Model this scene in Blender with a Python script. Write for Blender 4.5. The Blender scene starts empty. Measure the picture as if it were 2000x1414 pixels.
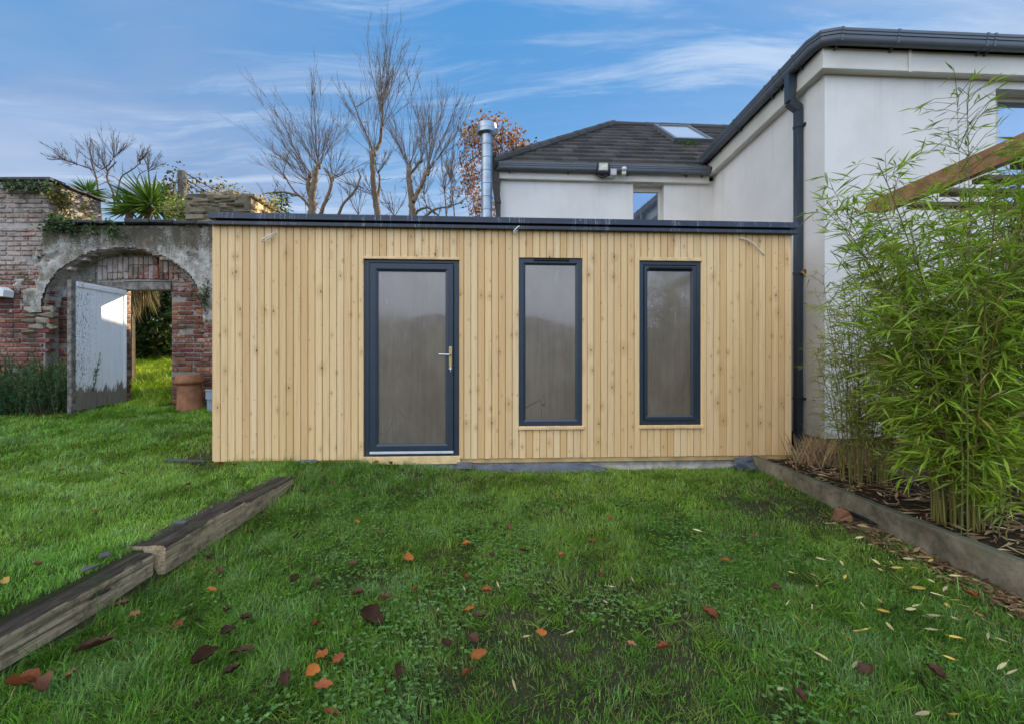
import bpy, math, random
import numpy as np
R = math.radians
C = bpy.context.scene
COL = C.collection
random.seed(7)
rng = np.random.default_rng(11)

# ------------------------------------------------------------------ camera
H = 1.2            # camera height over the lower lawn
FPX = 880.0        # focal length in photo pixels (photo is 2000 wide)
cam = bpy.data.objects.new('camera', bpy.data.cameras.new('camera'))
COL.objects.link(cam)
cam.location = (0, 0, H)
cam.rotation_euler = (R(90), 0, 0)
cam.data.sensor_width = 36
cam.data.lens = FPX / 2000 * 36
cam.data.clip_start = 0.05
cam.data.clip_end = 3000
C.camera = cam

# ------------------------------------------------------------------ world, sun, exposure
SUN_ROT, SUN_EL = R(48), R(20)
C.view_settings.view_transform = 'Standard'
C.view_settings.look = 'None'
C.view_settings.exposure = 1.2
C.view_settings.gamma = 1.0
world = bpy.data.worlds.new("World")
C.world = world
world.use_nodes = True


class NT:
    """tiny helper for node trees"""
    def __init__(s, tree):
        s.t = tree

    def n(s, kind, **kw):
        nd = s.t.nodes.new(kind)
        for k, v in kw.items():
            setattr(nd, k, v)
        return nd

    def put(s, sock, v):
        if hasattr(v, 'is_output') or isinstance(v, bpy.types.NodeSocket):
            s.t.links.new(v, sock)
        elif isinstance(v, (tuple, list)):
            v = tuple(v)
            if len(sock.default_value) == 4 and len(v) == 3:
                v = v + (1,)
            sock.default_value = v
        else:
            sock.default_value = v

    def math(s, op, a, b=0.0, c=None, clamp=False):
        nd = s.n('ShaderNodeMath', operation=op, use_clamp=clamp)
        s.put(nd.inputs[0], a)
        s.put(nd.inputs[1], b)
        if c is not None:
            s.put(nd.inputs[2], c)
        return nd.outputs[0]

    def vmath(s, op, a, b):
        nd = s.n('ShaderNodeVectorMath', operation=op)
        s.put(nd.inputs[0], a)
        s.put(nd.inputs[1], b)
        return nd.outputs[0]

    def mix(s, f, a, b, blend='MIX'):
        nd = s.n('ShaderNodeMix', data_type='RGBA', blend_type=blend)
        nd.clamp_factor = True
        s.put(nd.inputs[0], f)
        s.put(nd.inputs[6], a)
        s.put(nd.inputs[7], b)
        return nd.outputs[2]

    def smooth(s, x, a, b, lo=0.0, hi=1.0):
        nd = s.n('ShaderNodeMapRange', interpolation_type='SMOOTHSTEP')
        s.put(nd.inputs[0], x)
        for i, v in enumerate((a, b, lo, hi)):
            s.put(nd.inputs[1 + i], v)
        return nd.outputs[0]

    def noise(s, vec, scale, detail=4, rough=0.55, dist=0.0, col=False):
        nd = s.n('ShaderNodeTexNoise')
        if vec is not None:
            s.put(nd.inputs['Vector'], vec)
        s.put(nd.inputs['Scale'], scale)
        s.put(nd.inputs['Detail'], detail)
        s.put(nd.inputs['Roughness'], rough)
        s.put(nd.inputs['Distortion'], dist)
        return nd.outputs['Color' if col else 'Fac']

    def voro(s, vec, scale, feature='F1', dim='3D'):
        nd = s.n('ShaderNodeTexVoronoi', feature=feature, voronoi_dimensions=dim)
        s.put(nd.inputs['Vector'], vec)
        s.put(nd.inputs['Scale'], scale)
        return nd

    def mapping(s, vec, scale=(1, 1, 1), rot=(0, 0, 0), loc=(0, 0, 0)):
        nd = s.n('ShaderNodeMapping')
        s.put(nd.inputs[0], vec)
        nd.inputs['Scale'].default_value = scale
        nd.inputs['Rotation'].default_value = rot
        nd.inputs['Location'].default_value = loc
        return nd.outputs[0]

    def sep(s, v):
        nd = s.n('ShaderNodeSeparateXYZ')
        s.put(nd.inputs[0], v)
        return nd.outputs

    def comb(s, x, y, z):
        nd = s.n('ShaderNodeCombineXYZ')
        for i, v in enumerate((x, y, z)):
            s.put(nd.inputs[i], v)
        return nd.outputs[0]


def build_world():
    w = NT(world.node_tree)
    bg = world.node_tree.nodes['Background']
    sky = w.n('ShaderNodeTexSky', sky_type='NISHITA', sun_disc=False)
    sky.sun_elevation, sky.sun_rotation = SUN_EL, SUN_ROT
    sky.air_density, sky.dust_density, sky.ozone_density = 1.0, 0.4, 2.5
    d = w.n('ShaderNodeTexCoord').outputs['Generated']
    x, y, z = w.sep(d)
    zz = w.math('ADD', w.math('MAXIMUM', z, 0.0), 0.22)
    u, v = w.math('DIVIDE', x, zz), w.math('DIVIDE', y, zz)
    p = w.comb(u, v, 0.0)
    deep = w.mix(w.smooth(z, 0.62, 0.05), (0.40, 1.95, 4.4), (1.6, 3.05, 4.7))
    blue = w.mix(0.15, deep, w.vmath('MINIMUM', sky.outputs[0], (6.0, 6.0, 6.0)))
    # long wispy cirrus streaks running across the view
    wob = w.noise(w.mapping(p, (0.5, 0.5, 1)), 1.0, 3, 0.5)
    p2 = w.vmath('ADD', p, w.comb(0.0, w.math('MULTIPLY', wob, 0.9), 0.0))
    st1 = w.noise(w.mapping(p2, (0.60, 3.4, 1), (0, 0, R(-12)), (3.1, 0.7, 0)), 1.25, 9, 0.64, 0.5)
    st2 = w.noise(w.mapping(p2, (0.34, 1.25, 1), (0, 0, R(-7)), (7.3, 2.2, 0)), 1.0, 7, 0.58, 0.35)
    st3 = w.noise(w.mapping(p2, (0.42, 1.7, 1), (0, 0, R(-9)), (1.3, 5.2, 0)), 1.0, 7, 0.6, 0.4)
    m1 = w.smooth(st1, 0.48, 0.68)
    m2 = w.smooth(st2, 0.38, 0.56)
    m3 = w.smooth(st3, 0.40, 0.62)
    side = w.math('MAXIMUM', w.smooth(x, -0.05, -0.6), w.math('MULTIPLY', w.smooth(x, 0.12, 0.5), 0.9))
    low = w.smooth(z, 0.60, 0.15)
    grey = w.math('MULTIPLY', m2, w.math('ADD', w.math('MULTIPLY', side, 0.75), w.math('MULTIPLY_ADD', low, 0.40, 0.20)), clamp=True)
    front = w.mix(w.math('MULTIPLY', grey, 0.68), blue, w.mix(m3, (1.75, 2.45, 3.9), (3.2, 3.6, 4.7)))
    front = w.mix(w.math('MULTIPLY', m1, 0.58), front, (4.4, 5.0, 5.9))
    st4 = w.noise(w.mapping(p2, (0.42, 4.2, 1), (0, 0, R(-10)), (11.4, 6.1, 0)), 1.1, 9, 0.6, 0.6)
    front = w.mix(w.math('MULTIPLY', w.smooth(st4, 0.50, 0.66), 0.6), front, (3.9, 4.5, 5.5))
    front = w.mix(w.math('MULTIPLY', m3, 0.16), front, (3.0, 3.6, 4.9))
    glow = w.math('MULTIPLY', w.smooth(z, 0.36, 0.12), w.smooth(x, 0.1, -0.5))
    front = w.mix(w.math('MULTIPLY', glow, 0.35), front, (3.3, 3.8, 4.8))
    # unseen bright cloud added behind the viewer to light the shaded fronts
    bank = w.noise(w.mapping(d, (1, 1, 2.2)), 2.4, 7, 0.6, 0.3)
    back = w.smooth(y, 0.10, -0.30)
    fill_cloud = w.mix(w.smooth(bank, 0.36, 0.60), (4.6, 7.2, 11.8), (17.6, 17.4, 17.2))
    fill_cloud = w.mix(w.smooth(z, 0.42, 0.06), fill_cloud, (9.6, 10.8, 14.2))
    gap = w.math('MULTIPLY', w.math('MULTIPLY', w.smooth(z, 0.17, 0.27), w.smooth(z, 0.66, 0.52)), w.smooth(x, 0.08, 0.22))  # clear patch added in the rear cloud so house windows reflect blue
    fill_cloud = w.mix(gap, fill_cloud, w.mix(w.smooth(bank, 0.35, 0.65), (2.6, 5.6, 10.5), (5.5, 8.0, 12.0)))
    out = w.mix(back, front, fill_cloud)
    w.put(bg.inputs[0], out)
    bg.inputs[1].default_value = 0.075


build_world()
sun = bpy.data.objects.new('sun', bpy.data.lights.new('sun', 'SUN'))
COL.objects.link(sun)
sun.data.energy = 4.6
sun.data.angle = R(0.6)
sun.data.color = (1.0, 0.84, 0.60)
sun.rotation_euler = (R(90) - SUN_EL, 0, math.pi - SUN_ROT)   # light travels away from the sun

# ------------------------------------------------------------------ helpers


def P(px, py, Y):
    """world point at distance Y that the survey photo shows at pixel px, py"""
    return np.array(((px - 1000) / FPX * Y, Y, H + (707 - py) / FPX * Y))


def tag(o, label=None, cat=None, group=None, kind=None):
    for k, v in (('label', label), ('category', cat), ('group', group), ('kind', kind)):
        if v:
            o[k] = v
    return o


def empty(name, loc=(0, 0, 0), rz=0.0, label=None, cat=None, group=None):
    o = bpy.data.objects.new(name, None)
    o.empty_display_size = 0.1
    COL.objects.link(o)
    o.location = [float(a) for a in loc]
    o.rotation_euler = (0, 0, rz)
    return tag(o, label, cat, group)


def hash1(i, seed=0):
    return np.modf(np.abs(np.sin(i * 127.1 + seed * 311.7 + 1.3) * 43758.5453))[0]


def vnoise(x, y, seed=0):
    x = np.asarray(x, float); y = np.asarray(y, float)
    xi, yi = np.floor(x), np.floor(y)
    fx, fy = x - xi, y - yi
    fx, fy = fx * fx * (3 - 2 * fx), fy * fy * (3 - 2 * fy)
    h = lambda a, b: np.modf(np.abs(np.sin(a * 127.1 + b * 311.7 + seed * 74.7) * 43758.5453))[0]
    return (h(xi, yi) * (1 - fx) + h(xi + 1, yi) * fx) * (1 - fy) + (h(xi, yi + 1) * (1 - fx) + h(xi + 1, yi + 1) * fx) * fy


def fbm(x, y, seed=0, n=4):
    a, t, s = 0.5, 0.0, 0.0
    for k in range(n):
        t = t + a * vnoise(x * 2 ** k, y * 2 ** k, seed + k)
        s += a
        a *= 0.5
    return t / s


def sstep(x, a, b):
    t = np.clip((np.asarray(x, float) - a) / (b - a), 0, 1)
    return t * t * (3 - 2 * t)


class MB:
    """collects geometry with an optional colour per vertex, builds ONE mesh object"""
    def __init__(s):
        s.v, s.f, s.c, s.n = [], [], [], 0

    def add(s, verts, faces, col=None):
        verts = np.asarray(verts, float).reshape(-1, 3)
        k = len(verts)
        for f in (faces if isinstance(faces, list) else [faces]):
            f = np.asarray(f, np.int64)
            if f.ndim == 1:
                f = f.reshape(1, -1)
            if len(f):
                s.f.append(f + s.n)
        s.v.append(verts)
        if col is None:
            col = (1, 1, 1)
        col = np.asarray(col, float)
        s.c.append(np.broadcast_to(col, (k, 3)) if col.ndim == 1 else col)
        s.n += k
        return s

    def hexa(s, p, col=None):
        """8 corners: bottom 4 counter-clockwise, top 4"""
        return s.add(p, np.array([[3, 2, 1, 0], [4, 5, 6, 7], [0, 1, 5, 4], [1, 2, 6, 5], [2, 3, 7, 6], [3, 0, 4, 7]]), col)

    def box(s, x0, x1, y0, y1, z0, z1, col=None, jit=0.0):
        p = np.array([(x0, y0, z0), (x1, y0, z0), (x1, y1, z0), (x0, y1, z0), (x0, y0, z1), (x1, y0, z1), (x1, y1, z1), (x0, y1, z1)], float)
        if jit:
            p = p + rng.uniform(-jit, jit, p.shape)
        return s.hexa(p, col)

    def bevbox(s, x0, x1, y0, y1, z0, z1, b, col=None, jit=0.0):
        """box with every edge cut by b"""
        c = np.array([(x0 + x1) / 2, (y0 + y1) / 2, (z0 + z1) / 2])
        h = np.array([x1 - x0, y1 - y0, z1 - z0]) / 2
        V, idx = [], {}
        for sx in (-1, 1):
            for sy in (-1, 1):
                for sz in (-1, 1):
                    sg = np.array((sx, sy, sz))
                    j = rng.uniform(-jit, jit, 3) if jit else 0
                    for a in range(3):
                        q = h - b
                        q = q.copy()
                        q[a] = h[a]
                        idx[(sx, sy, sz, a)] = len(V)
                        V.append(c + sg * q + j)
        F4, F3 = [], []
        for a in range(3):
            o1, o2 = (a + 1) % 3, (a + 2) % 3
            for sg in (-1, 1):
                ring = []
                for (p, q) in ((-1, -1), (1, -1), (1, 1), (-1, 1)):
                    k = [0, 0, 0]
                    k[a], k[o1], k[o2] = sg, p, q
                    ring.append(idx[(k[0], k[1], k[2], a)])
                F4.append(ring if sg > 0 else ring[::-1])
        for a in range(3):
            o1, o2 = (a + 1) % 3, (a + 2) % 3
            for p in (-1, 1):
                for q in (-1, 1):
                    k1 = [0, 0, 0]; k2 = [0, 0, 0]
                    k1[a], k1[o1], k1[o2] = -1, p, q
                    k2[a], k2[o1], k2[o2] = 1, p, q
                    r = [idx[(*k1, o1)], idx[(*k2, o1)], idx[(*k2, o2)], idx[(*k1, o2)]]
                    F4.append(r if p * q < 0 else r[::-1])
        for sx in (-1, 1):
            for sy in (-1, 1):
                for sz in (-1, 1):
                    r = [idx[(sx, sy, sz, a)] for a in range(3)]
                    F3.append(r if sx * sy * sz > 0 else r[::-1])
        return s.add(V, [np.array(F4), np.array(F3)], col)

    def tube(s, pts, rad, n=6, col=None, cap=True):
        pts = np.asarray(pts, float)
        m = len(pts)
        rad = np.broadcast_to(np.asarray(rad, float), (m,))
        t = np.gradient(pts, axis=0)
        t /= np.linalg.norm(t, axis=1, keepdims=True) + 1e-9
        ref = np.array((0, 0, 1.0)) if abs(t[:, 2]).mean() < 0.8 else np.array((1.0, 0, 0))
        a = np.cross(t, ref)
        a /= np.linalg.norm(a, axis=1, keepdims=True) + 1e-9
        b = np.cross(t, a)
        th = np.arange(n) / n * 2 * math.pi
        ring = pts[:, None] + rad[:, None, None] * (np.cos(th)[None, :, None] * a[:, None] + np.sin(th)[None, :, None] * b[:, None])
        i = np.arange(m - 1)[:, None] * n
        j = np.arange(n)[None]
        k = (j + 1) % n
        F = np.stack([i + j, i + n + j, i + n + k, i + k], -1).reshape(-1, 4)
        fl = [F]
        if cap:
            fl += [np.arange(n), np.arange(n)[::-1] + (m - 1) * n]
        if col is not None and np.ndim(col) == 2:
            col = np.repeat(np.asarray(col), n, axis=0)
        return s.add(ring.reshape(-1, 3), fl, col)

    def lathe(s, prof, cx, cy, n=32, col=None):
        prof = np.asarray(prof, float)
        th = np.arange(n) / n * 2 * math.pi
        m = len(prof)
        V = np.stack([cx + prof[:, :1] * np.cos(th), cy + prof[:, :1] * np.sin(th), np.repeat(prof[:, 1:], n, 1)], -1).reshape(-1, 3)
        i = np.arange(m - 1)[:, None] * n
        j = np.arange(n)[None]
        k = (j + 1) % n
        return s.add(V, np.stack([i + j, i + k, i + n + k, i + n + j], -1).reshape(-1, 4), col)

    def sweep(s, path, prof, col=None):
        """profile [(out, z)] carried along a plan path with mitred corners; out = right of travel"""
        path = np.asarray(path, float); prof = np.asarray(prof, float)
        m, n = len(path), len(prof)
        d = np.diff(path, axis=0)
        d /= np.linalg.norm(d, axis=1, keepdims=True)
        nr = np.stack([d[:, 1], -d[:, 0]], 1)
        V = []
        for i in range(m):
            a, b = nr[max(i - 1, 0)], nr[min(i, m - 2)]
            mt = (a + b) / 2
            mt = mt / (mt @ mt)
            q = path[i] + prof[:, :1] * mt
            V.append(np.column_stack([q, prof[:, 1]]))
        V = np.concatenate(V)
        F = []
        for i in range(m - 1):
            for j in range(n):
                k = (j + 1) % n
                F.append([i * n + j, i * n + k, (i + 1) * n + k, (i + 1) * n + j])
        return s.add(V, [np.array(F), np.arange(n)[::-1], np.arange(n) + (m - 1) * n], col)

    def grid(s, P3, col=None):
        """grid of points (r, c, 3)"""
        r, c = P3.shape[:2]
        i = np.arange(r - 1)[:, None] * c
        j = np.arange(c - 1)[None]
        F = np.stack([i + j, i + j + 1, i + c + j + 1, i + c + j], -1).reshape(-1, 4)
        if col is not None and np.ndim(col) == 3:
            col = col.reshape(-1, 3)
        return s.add(P3.reshape(-1, 3), F, col)

    def wall(s, p0, p1, z0, z1, holes, thick, reveal=None, col=None):
        """vertical wall panel from plan point p0 to p1 seen from its right-hand... front side; holes (s0, s1, za, zb)"""
        p0 = np.asarray(p0, float); p1 = np.asarray(p1, float)
        L = np.linalg.norm(p1 - p0)
        d = (p1 - p0) / L
        nn = np.array((-d[1], d[0]))     # points into the building (left of travel)
        S = sorted({0.0, L, *[h for q in holes for h in q[:2]]})
        Z = sorted({z0, z1, *[h for q in holes for h in q[2:]]})
        W = lambda a, t, z: (*(p0 + d * a + nn * t), z)
        for a, b in zip(S[:-1], S[1:]):
            for e, f in zip(Z[:-1], Z[1:]):
                ms, mz = (a + b) / 2, (e + f) / 2
                if any(q[0] < ms < q[1] and q[2] < mz < q[3] for q in holes):
                    continue
                s.hexa([W(a, 0, e), W(b, 0, e), W(b, thick, e), W(a, thick, e), W(a, 0, f), W(b, 0, f), W(b, thick, f), W(a, thick, f)], col)
        return s

    def leaves(s, base, d, up, length, width, col, fold=0.15, bend=0.0):
        """vectorised pointed leaves: base (n,3), d direction, up rough normal"""
        base = np.asarray(base, float)
        n = len(base)
        d = d / (np.linalg.norm(d, axis=1, keepdims=True) + 1e-9)
        sd = np.cross(d, up)
        sd /= np.linalg.norm(sd, axis=1, keepdims=True) + 1e-9
        nm = np.cross(sd, d)
        L = np.broadcast_to(np.asarray(length, float), (n,))[:, None]
        Wd = np.broadcast_to(np.asarray(width, float), (n,))[:, None]
        m1 = base + d * L * 0.38
        tip = base + d * L - np.array((0, 0, 1.0)) * L * bend
        q = m1 - np.array((0, 0, 1.0)) * L * bend * 0.15
        V = np.stack([base, q + sd * Wd / 2 + nm * Wd * fold, tip, q - sd * Wd / 2 + nm * Wd * fold], 1).reshape(-1, 3)
        k = np.arange(n)[:, None] * 4
        F = np.concatenate([k + np.array([[0, 1, 2]]), k + np.array([[0, 2, 3]])])
        col = np.asarray(col, float)
        if col.ndim == 2:
            col = np.repeat(col, 4, axis=0)
        return s.add(V, F, col)

    def build(s, name, mat, parent=None, smooth=False, loc=None):
        me = bpy.data.meshes.new(name)
        V = np.concatenate(s.v).astype(np.float32)
        if loc is not None:
            V = V - np.asarray(loc, np.float32)
        lv = np.concatenate([f.ravel() for f in s.f]).astype(np.int32)
        ls = np.concatenate([np.full(len(f), f.shape[1]) for f in s.f])
        st = np.concatenate([[0], np.cumsum(ls)[:-1]]).astype(np.int32)
        me.vertices.add(len(V))
        me.vertices.foreach_set('co', V.ravel())
        me.loops.add(len(lv))
        me.loops.foreach_set('vertex_index', lv)
        me.polygons.add(len(st))
        me.polygons.foreach_set('loop_start', st)
        me.polygons.foreach_set('use_smooth', np.full(len(st), bool(smooth)))
        c = np.ones((len(V), 4), np.float32)
        c[:, :3] = np.concatenate(s.c)
        at = me.attributes.new('tint', 'FLOAT_COLOR', 'POINT')
        at.data.foreach_set('color', c.ravel())
        me.update(calc_edges=True)
        me.materials.append(mat)
        o = bpy.data.objects.new(name, me)
        COL.objects.link(o)
        if loc is not None and parent is None:
            o.location = [float(a) for a in loc]
        if parent is not None:
            o.parent = parent
        return o


def auto_smooth(o, ang=35):
    me = o.data
    me.polygons.foreach_set('use_smooth', np.ones(len(me.polygons), bool))
    me.set_sharp_from_angle(angle=R(ang))
    return o


# ------------------------------------------------------------------ materials
def material(name, fn, rough=0.6, spec=0.5):
    m = bpy.data.materials.new(name)
    m.use_nodes = True
    t = NT(m.node_tree)
    b = m.node_tree.nodes['Principled BSDF']
    b.inputs['Roughness'].default_value = rough
    b.inputs['Specular IOR Level'].default_value = spec
    fn(t, b)
    return m


def attr(t, name='tint'):
    a = t.n('ShaderNodeAttribute', attribute_name=name)
    return a.outputs['Color']


def ocoord(t):
    return t.n('ShaderNodeTexCoord').outputs['Object']


def bump(t, b, h, strength, dist=0.01):
    nd = t.n('ShaderNodeBump')
    nd.inputs['Strength'].default_value = strength
    nd.inputs['Distance'].default_value = dist
    t.put(nd.inputs['Height'], h)
    t.put(b.inputs['Normal'], nd.outputs[0])


def plain(name, colour, rough=0.5, spec=0.5, metal=0.0, var=0.12, scale=6.0, bmp=0.0, bscale=60.0):
    def fn(t, b):
        o = ocoord(t)
        n = t.noise(o, scale, 5, 0.6)
        c = t.mix(t.smooth(n, 0.3, 0.7), tuple(x * (1 - var) for x in colour), tuple(x * (1 + var) for x in colour))
        t.put(b.inputs['Base Color'], c)
        t.put(b.inputs['Roughness'], t.math('MULTIPLY_ADD', n, 0.2, rough - 0.1))
        b.inputs['Metallic'].default_value = metal
        if bmp:
            bump(t, b, t.noise(o, bscale, 5, 0.6), bmp, 0.006)
    return material(name, fn, rough, spec)


def tinted(name, rough=0.7, spec=0.3, var=0.25, scale=30.0, bmp=0.0, bscale=60.0):
    """base colour from the per-vertex colour of each board, brick or stone, with fine mottling"""
    def fn(t, b):
        o = ocoord(t)
        n = t.noise(o, scale, 5, 0.65)
        t.put(b.inputs['Base Color'], t.mix(1.0, attr(t), t.mix(n, (1 - var,) * 3, (1 + var,) * 3), 'MULTIPLY'))
        if bmp:
            bump(t, b, t.noise(o, bscale, 6, 0.6), bmp, 0.008)
    return material(name, fn, rough, spec)


def leafmat(name, trans=0.35, rough=0.45, spec=0.35):
    m = bpy.data.materials.new(name)
    m.use_nodes = True
    t = NT(m.node_tree)
    b = m.node_tree.nodes['Principled BSDF']
    out = m.node_tree.nodes['Material Output']
    c = attr(t)
    t.put(b.inputs['Base Color'], c)
    b.inputs['Roughness'].default_value = rough
    b.inputs['Specular IOR Level'].default_value = spec
    tr = t.n('ShaderNodeBsdfTranslucent')
    t.put(tr.inputs[0], t.mix(1.0, c, (1.15, 1.2, 0.7), 'MULTIPLY'))
    mx = t.n('ShaderNodeMixShader')
    mx.inputs[0].default_value = trans
    t.put(mx.inputs[1], b.outputs[0])
    t.put(mx.inputs[2], tr.outputs[0])
    t.put(out.inputs[0], mx.outputs[0])
    return m


M = {}
M['leaf'] = leafmat('leaf', 0.42, 0.42, 0.4)
M['grass'] = leafmat('grass_blade', 0.3, 0.5, 0.25)
M['dead_leaf'] = leafmat('dead_leaf', 0.12, 0.6, 0.25)


def fn_cladding(t, b):
    o = ocoord(t)
    x, y, z = t.sep(o)
    tint = attr(t)
    brd = t.sep(tint)[0]                                  # random number of the board
    off = t.math('MULTIPLY', brd, 37.0)
    # grain lines along the board
    g = t.noise(t.comb(t.math('MULTIPLY', x, 95.0), off, t.math('MULTIPLY_ADD', z, 1.6, off)), 1.0, 6, 0.65, 0.6)
    g2 = t.noise(t.comb(t.math('MULTIPLY', x, 30.0), off, t.math('MULTIPLY_ADD', z, 0.9, off)), 1.0, 3, 0.5, 1.2)
    base = t.mix(t.smooth(brd, 0.0, 1.0), (0.79, 0.55, 0.28), (0.67, 0.43, 0.195))
    base = t.mix(t.math('MULTIPLY', t.smooth(t.math('FRACT', t.math('MULTIPLY', brd, 7.31)), 0.62, 0.95), 0.55), base, (0.78, 0.60, 0.35))
    col = t.mix(t.math('MULTIPLY', t.smooth(g, 0.42, 0.72), 0.32), base, (0.40, 0.225, 0.085))
    col = t.mix(t.math('MULTIPLY', t.smooth(g2, 0.52, 0.75), 0.28), col, (0.45, 0.265, 0.10))
    # knots, roughly round, with a resin halo stretched along the grain
    kv = t.comb(t.math('MULTIPLY', x, 9.3), t.math('MULTIPLY', z, 5.2), 0.0)
    vk = t.voro(kv, 1.0, 'F1', '2D')
    vk.inputs['Randomness'].default_value = 1.0
    dist = vk.outputs['Distance']
    rnd = t.sep(vk.outputs['Color'])
    present = t.math('GREATER_THAN', rnd[0], t.math('MULTIPLY_ADD', t.math('FRACT', t.math('MULTIPLY', brd, 13.7)), 0.62, 0.06))
    size = t.math('MULTIPLY_ADD', t.math('POWER', rnd[1], 2.2), 0.085, 0.022)
    wob = t.math('MULTIPLY', t.math('SUBTRACT', t.noise(o, 90.0, 2), 0.5), 0.03)
    dd = t.math('ADD', dist, wob)
    core = t.math('MULTIPLY', present, t.smooth(dd, size, t.math('MULTIPLY', size, 0.55)))
    halo = t.math('MULTIPLY', present, t.smooth(dd, t.math('MULTIPLY', size, t.math('MULTIPLY_ADD', rnd[1], 5.0, 2.0)), size))
    col = t.mix(t.math('MULTIPLY', halo, 0.34), col, (0.42, 0.23, 0.085))
    col = t.mix(t.math('MULTIPLY', core, t.math('MULTIPLY_ADD', rnd[2], 0.5, 0.42)), col, (0.115, 0.045, 0.016))
    # small feathery figure patches across single boards
    fig = t.voro(t.comb(t.math('MULTIPLY', x, 13.9), t.math('MULTIPLY', z, 2.3), 0.0), 1.0, 'F1', '2D')
    fr = t.sep(fig.outputs['Color'])
    fm = t.math('MULTIPLY', t.math('GREATER_THAN', fr[0], 0.80), t.smooth(fig.outputs['Distance'], 0.42, 0.1))
    fm = t.math('MULTIPLY', fm, t.smooth(t.noise(t.comb(t.math('MULTIPLY', x, 40.0), off, t.math('MULTIPLY', z, 60.0)), 1.0, 4, 0.6, 1.0), 0.45, 0.62))
    col = t.mix(t.math('MULTIPLY', fm, 0.35), col, (0.40, 0.23, 0.10))
    t.put(b.inputs['Base Color'], col)
    bump(t, b, g, 0.12, 0.002)


M['cladding'] = material('larch_cladding', fn_cladding, 0.62, 0.3)
M['trim_wood'] = plain('pale_trim_wood', (0.70, 0.49, 0.24), 0.6, 0.3, var=0.16, scale=9, bmp=0.08)
M['skirt_wood'] = plain('skirting_wood', (0.47, 0.32, 0.14), 0.7, 0.3, var=0.25, scale=7, bmp=0.1)
M['anthracite'] = plain('anthracite_upvc', (0.019, 0.031, 0.045), 0.42, 0.5, var=0.08, scale=3)
M['black'] = plain('matt_black', (0.010, 0.011, 0.013), 0.6, 0.3)


def fn_roof_trim(t, b):
    o = ocoord(t)
    x, y, z = t.sep(o)
    a = t.noise(t.comb(t.math('MULTIPLY', x, 75.0), 0.0, t.math('MULTIPLY', z, 4.0)), 1.0, 2, 0.5)
    g = t.noise(t.comb(t.math('MULTIPLY', x, 2.2), 3.0, 0.0), 1.0, 3, 0.6)
    m = t.math('MULTIPLY', t.smooth(a, 0.56, 0.66), t.smooth(g, 0.42, 0.60))
    m = t.math('MULTIPLY', m, t.smooth(t.noise(o, 40.0, 3), 0.3, 0.6))
    t.put(b.inputs['Base Color'], t.mix(t.math('MULTIPLY', m, 0.8), (0.012, 0.020, 0.038), (0.34, 0.38, 0.45)))
    t.put(b.inputs['Roughness'], t.math('MULTIPLY_ADD', m, 0.3, 0.38))


M['roof_trim'] = material('dark_roof_trim', fn_roof_trim, 0.38, 0.5)


def fn_pane(t, b):
    """double glazing fogged by condensation on the room side, with run lines; browns also stand for the reflected garden"""
    o = ocoord(t)
    x, y, z = t.sep(o)
    run = t.noise(t.comb(t.math('MULTIPLY', x, 26.0), 0.0, t.math('MULTIPLY', z, 1.3)), 1.0, 5, 0.6, 0.8)
    cl = t.noise(t.mapping(o, (2.6, 1, 1.5)), 1.0, 5, 0.6)
    ol = t.noise(t.mapping(o, (3.1, 1, 1.1), (0, 0, 0), (5, 0, 2)), 1.0, 4, 0.6)
    fog = t.math('ADD', t.math('MULTIPLY', t.smooth(run, 0.40, 0.68), 0.16), t.math('MULTIPLY', t.smooth(cl, 0.3, 0.7), 0.5))
    c = t.mix(fog, (0.125, 0.097, 0.072), (0.225, 0.187, 0.148))
    c = t.mix(t.math('MULTIPLY', t.smooth(ol, 0.52, 0.70), 0.5), c, (0.165, 0.140, 0.075))  # olive patches put in for a yellowish reflection
    wip = t.noise(t.comb(t.math('MULTIPLY', x, 9.0), 4.0, t.math('MULTIPLY', z, 2.4)), 1.0, 4, 0.55, 0.5)
    c = t.mix(t.math('MULTIPLY', t.smooth(wip, 0.60, 0.72), t.math('MULTIPLY', t.math('MULTIPLY', t.smooth(run, 0.42, 0.6), t.smooth(z, 1.2, 1.7)), 0.55)), c, (0.34, 0.37, 0.42))
    ln = t.voro(t.comb(t.math('MULTIPLY', x, 5.5), 0.0, t.math('MULTIPLY', z, 2.0)), 1.0, 'DISTANCE_TO_EDGE')
    crk = t.math('MULTIPLY', t.smooth(ln.outputs['Distance'], 0.018, 0.004), t.smooth(z, 1.0, 0.5))
    c = t.mix(t.math('MULTIPLY', crk, t.smooth(cl, 0.5, 0.62)), c, (0.03, 0.024, 0.02))
    t.put(b.inputs['Base Color'], c)
    b.inputs['IOR'].default_value = 1.5
    t.put(b.inputs['Roughness'], t.math('MULTIPLY_ADD', run, 0.25, 0.08))
    b.inputs['Coat Weight'].default_value = 0.9
    b.inputs['Coat IOR'].default_value = 1.62
    t.put(b.inputs['Coat Roughness'], t.math('MULTIPLY_ADD', t.smooth(cl, 0.35, 0.65), 0.10, 0.02))
    bump(t, b, t.noise(o, 1.6, 2), 0.05, 0.02)


M['pane'] = material('fogged_glass', fn_pane, 0.1, 0.6)


def fn_clear(t, b):
    t.put(b.inputs['Base Color'], (0.02, 0.025, 0.03))
    b.inputs['Coat Weight'].default_value = 1.0
    b.inputs['Coat IOR'].default_value = 2.0
    t.put(b.inputs['Base Color'], (0.22, 0.28, 0.36))
    b.inputs['Metallic'].default_value = 0.7


M['glass'] = material('window_glass', fn_clear, 0.03, 1.0)


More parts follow.
